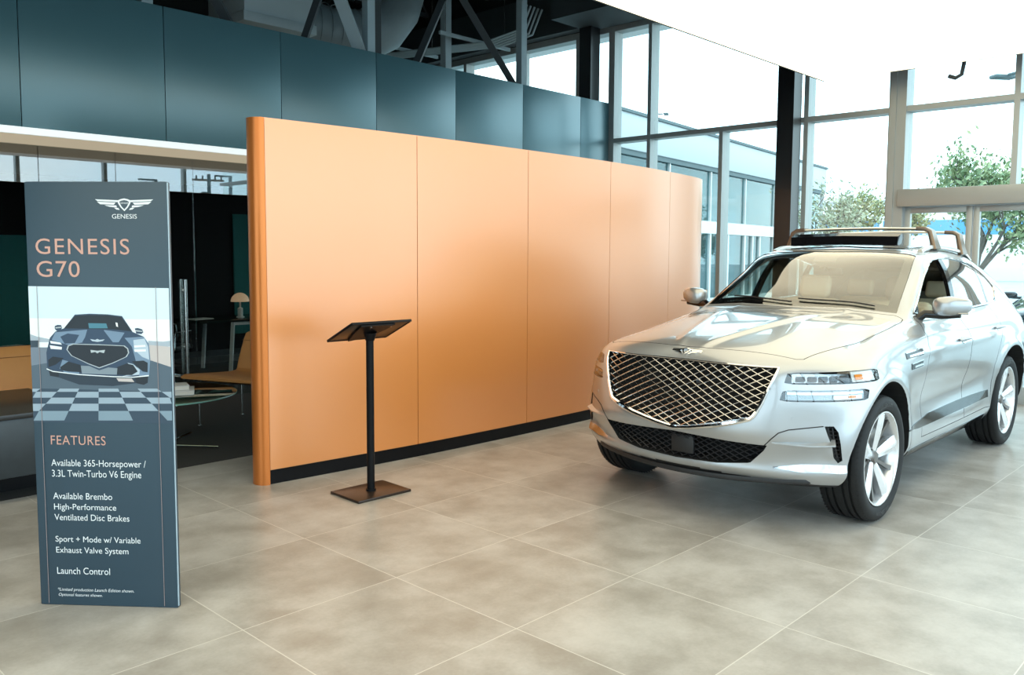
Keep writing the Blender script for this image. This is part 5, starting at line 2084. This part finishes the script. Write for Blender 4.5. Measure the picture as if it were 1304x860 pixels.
def wing():
    # neighbouring wing with a pale parapet over shop windows
    a, b = Vector((18.7, 14.0, 0)), Vector((37.3, 16.5, 0))
    ang = math.atan2(b.y - a.y, b.x - a.x)
    L = (b - a).length
    r = empty('showroom_wing', a, ang, label='white showroom wing with glass front seen through the windows', category='building')
    MB().span((0, 0.6, 0), (L, 9, 4.4)).build('wall', M['inner_dark'], r)
    MB().span((-.1, -.1, 4.52), (L + .1, 9.1, 5.50), .02).build('parapet', M['panel_pale'], r)
    MB().span((-.15, -.15, 5.50), (L + .15, 9.1, 5.58)).build('coping', M['dark_trim'], r)
    MB().span((-.12, -.05, 4.38), (L + .1, 0.5, 4.52)).build('parapet_trim', M['dark_trim'], r)  # dark trim line along the bottom of the parapet
    MB().span((0, -.06, 2.35), (L, .3, 2.75)).build('beam', M['white'], r)
    x = 0.0
    w = 3.1
    k = 0
    while x + w <= L + .01:
        f = MB()
        f.span((x, -.02, 2.75), (x + .06, .12, 4.38))
        f.span((x + w / 2, -.02, 0.0), (x + w / 2 + .12, .12, 2.35))
        f.span((x, -.02, 0.0), (x + .14, .12, 2.35))
        f.span((x + .8, -.02, 0.0), (x + .92, .12, 2.35))
        f.span((x, -.02, 0), (x + w, .12, .2))
        fo = f.build('window', M['white'], r)
        MB().span((x + .03, .05, .1), (x + w + .02, .07, 4.38)).build('pane', M['wing_glass'], fo, 0)
        x += w
        k += 1
    MB().span((L, -.02, 0), (L + .15, .3, 4.5)).build('corner_post', M['white'], r)


M['inner_dark'] = pbr('dim_interior', (0.16, 0.28, 0.30), .8)
M['panel_pale'] = pbr('pale_cladding', (0.52, 0.56, 0.58), .6)
M['dark_trim'] = pbr('dark_trim', (0.10, 0.14, 0.15), .6)
M['wing_glass'] = thin_glass('shop_glass', (0.50, 0.74, 0.76), 1.2, base=.02)
wing()


def backdrop():
    r = empty('office_building', (70, 24, -.12), math.radians(8), label='low white building with blue window band far beyond the doors', category='building')
    MB().span((-2, -12, 0), (10, 12, 5.4), .02).build('wall', M['white'], r)
    MB().span((-2.05, -12.05, 3.4), (10.05, 11, 4.5)).build('window_band', pbr('blue_glass', (0.10, 0.33, 0.66), .3), r)
    MB().span((-2.2, -12.2, 5.4), (10.2, 12.2, 5.7)).build('roof', M['white'], r)
    for y in np.arange(-11, 11, 3.1):
        MB().span((-2.1, y, 3.4), (-2.0, y + .25, 4.5)).build('mullion', M['white'], r)
    r2 = empty('warehouse', (85, 40, -.12), 0, label='pale grey warehouse on the skyline behind the yellow green tree', category='building')
    MB().span((0, -16, 0), (12, 14, 7.2), .02).build('wall', M['panel_pale'], r2)
    MB().span((-.2, -16.2, 7.2), (12.2, 14.2, 7.6)).build('roof', M['white'], r2)
    # parking lot lamps
    for (x, y, z, rz, lab) in ((45.0, 30.1, 10.35, .5, 'parking lot lamp with flat grey head above the white wing'), (25.0, 6.35, 6.3, 2.5, 'parking lot lamp with flat grey head at the upper right window')):
        l = empty('street_lamp', (x, y, -.12), rz, label=lab, category='street lamp', group='parking lot lamps')
        MB().box((0, 0, z + .12), (.62, .30, .10), None, .04).build('lamp_head', M['dark_trim'], l)
        MB().tube([(0, .2, z + .14), (0, 1.7, z + .1)], .04, 8).build('arm', M['dark_trim'], l)
        MB().cyl((0, 1.7, 0), (0, 1.7, z + .25), .08, n=12).build('pole', M['dark_trim'], l)
    # things mirrored in the glass partition: pole and lamp on the street side
    u = empty('utility_pole', (23.75, -30, -.12), 0.3, label='dark utility pole with cross arm mirrored in the partition glass', category='utility pole')
    MB().cyl((0, 0, 0), (0, 0, 6.35), .13, .10, 12).build('pole', M['dark_trim'], u)
    c = MB().box((0, 0, 6.0), (1.7, .10, .12))
    c.build('cross_arm', M['bark'], u)
    for x in (-.7, -.35, .35, .7):
        MB().cyl((x, 0, 6.05), (x, 0, 6.25), .05, n=8).build('insulator', M['dark_trim'], u)
    MB().cyl((-.28, .1, 4.6), (-.28, .1, 5.3), .17, n=14).build('transformer', M['dark_trim'], u)
    for (x, y) in ((25.1, -30.0), (20.7, -30.0)):
        l = empty('street_lamp', (x, y, -.12), 1.6, label='dark street lamp mirrored in the partition glass, %s the utility pole' % ('right of' if x > 23 else 'left of'), category='street lamp', group='street lamps mirrored in the glass')
        MB().box((0, .45, 6.3 if x > 23 else 5.8), (.26, 1.0, .09), None, .03).build('lamp_head', M['dark_trim'], l)
        MB().cyl((0, 0, 0), (0, 0, 6.3 if x > 23 else 5.8), .11, .10, 12).build('pole', M['dark_trim'], l)
    # canopy outside the high windows
    k = MB().span((10.75, 4.0, 5.75), (13.4, 20, 5.9))
    structure(k, 'canopy', M['panel_white'])
    # sprinkler elbow under the ceiling at the right window
    s = MB()
    s.tube([(10.1, 2.95, 5.2), (10.1, 2.95, 3.72), (10.1, 2.97, 3.60), (10.1, 3.03, 3.57), (10.1, 3.10, 3.60)], .022, 10)
    s.build('pipe_elbow', M['dark_steel'], label='small dark pipe elbow hanging below the white ceiling at the right', category='pipe')


M['panel_white'] = pbr('white_canopy', (0.80, 0.82, 0.82), .5)
backdrop()


def parked_car():
    """dark saloon standing outside the doors; only its nose and mirror show at the right edge"""
    r = empty('sedan', (15.5, 2.88, -.12), math.radians(181), label='dark blue car parked outside the doors at the right edge', category='car')
    paint = pbr('dark_blue_paint', (0.012, 0.028, 0.045), .15, .3, coat=1.0)
    me = BODY0.copy()
    me.materials.clear()
    for q in (paint, M['black_plastic'], M['black_plastic']):
        me.materials.append(q)
    for v in me.vertices:
        v.co.z = (v.co.z - .24) * .86 + .22
    me.polygons.foreach_set('use_smooth', [True] * len(me.polygons))
    o = bpy.data.objects.new('body', me)
    COL.objects.link(o)
    o.parent = r
    P, Q = [], []

    def sc(p):
        return Vector((p.x, p.y, (p.z - .24) * .86 + .22))
    for s in np.linspace(.05, .95, 9):
        row, rn = [], []
        for t in np.linspace(-.92, .92, 15):
            ub, ut = -.765 - .055 * abs(t) ** 2.2, -1.458 - .05 * abs(t) ** 2.2
            p, n = SURF.top(ub + (ut - ub) * s, t * (.705 + (.59 - .705) * s))
            row.append(sc(p))
            rn.append(n)
        P.append(row)
        Q.append(rn)
    w = MB()
    w.slab(P, Q, -.002, .004)
    w.build('windshield', M['black_gloss'], r, 40)
    for sg in (1, -1):
        P, Q = [], []
        for f in np.linspace(.06, .94, 7):
            row, rn = [], []
            for u in np.linspace(-1.15, -2.95, 24):
                zt = min(1.57, 1.245 + (-.93 - u) * .52, 1.60 - max(0, (-2.3 - u)) * .30)
                p, n = SURF.side(u, 1.235 + (zt - 1.235) * f, sg)
                row.append(sc(p))
                rn.append(n)
            P.append(row)
            Q.append(rn)
        g = MB()
        g.slab(P, Q, -.002, .004)
        g.build('side_window', M['black_gloss'], r, 40)
        b = MB()
        b.box((-1.12, 1.03 * sg, 1.09), (.14, .22, .12), None, .05, 3)
        b.cyl((-1.08, .85 * sg, 1.05), (-1.11, 1.0 * sg, 1.05), .025, n=8)
        b.build('side_mirror', paint, r, 50)
        for u in (0.0, -2.955):
            t = MB()
            C, A = Vector((u, .83 * sg, .36)), Vector((0, sg, 0))
            t.lathe([(.25, .10), (.30, .13), (.34, .128), (.36, .10), (.36, -.10), (.34, -.12), (.25, -.10)], C, A, 40, closed=True)
            wo_ = t.build('wheel', M['rubber'], r, 40)
            q = MB()
            q.lathe([(.26, .09), (.10, .07), (.03, .085), (.02, .03), (.26, .02)], C, A, 40)
            q.build('rim', M['alloy'], wo_, 30)
        h = MB()
        P = [[SURF.rad(w_, z, sg)[0] for w_ in np.linspace(.46, .95, 10)] for z in (.84, .93)]
        P = [[sc(p) for p in row] for row in P]
        Q = [[Vector((math.cos(w_), sg * math.sin(w_), 0)) for w_ in np.linspace(.46, .95, 10)]] * 2
        h.slab(P, Q, -.002, .006)
        h.build('headlight', M['steel'], r, 40)
    return r


parked_car()
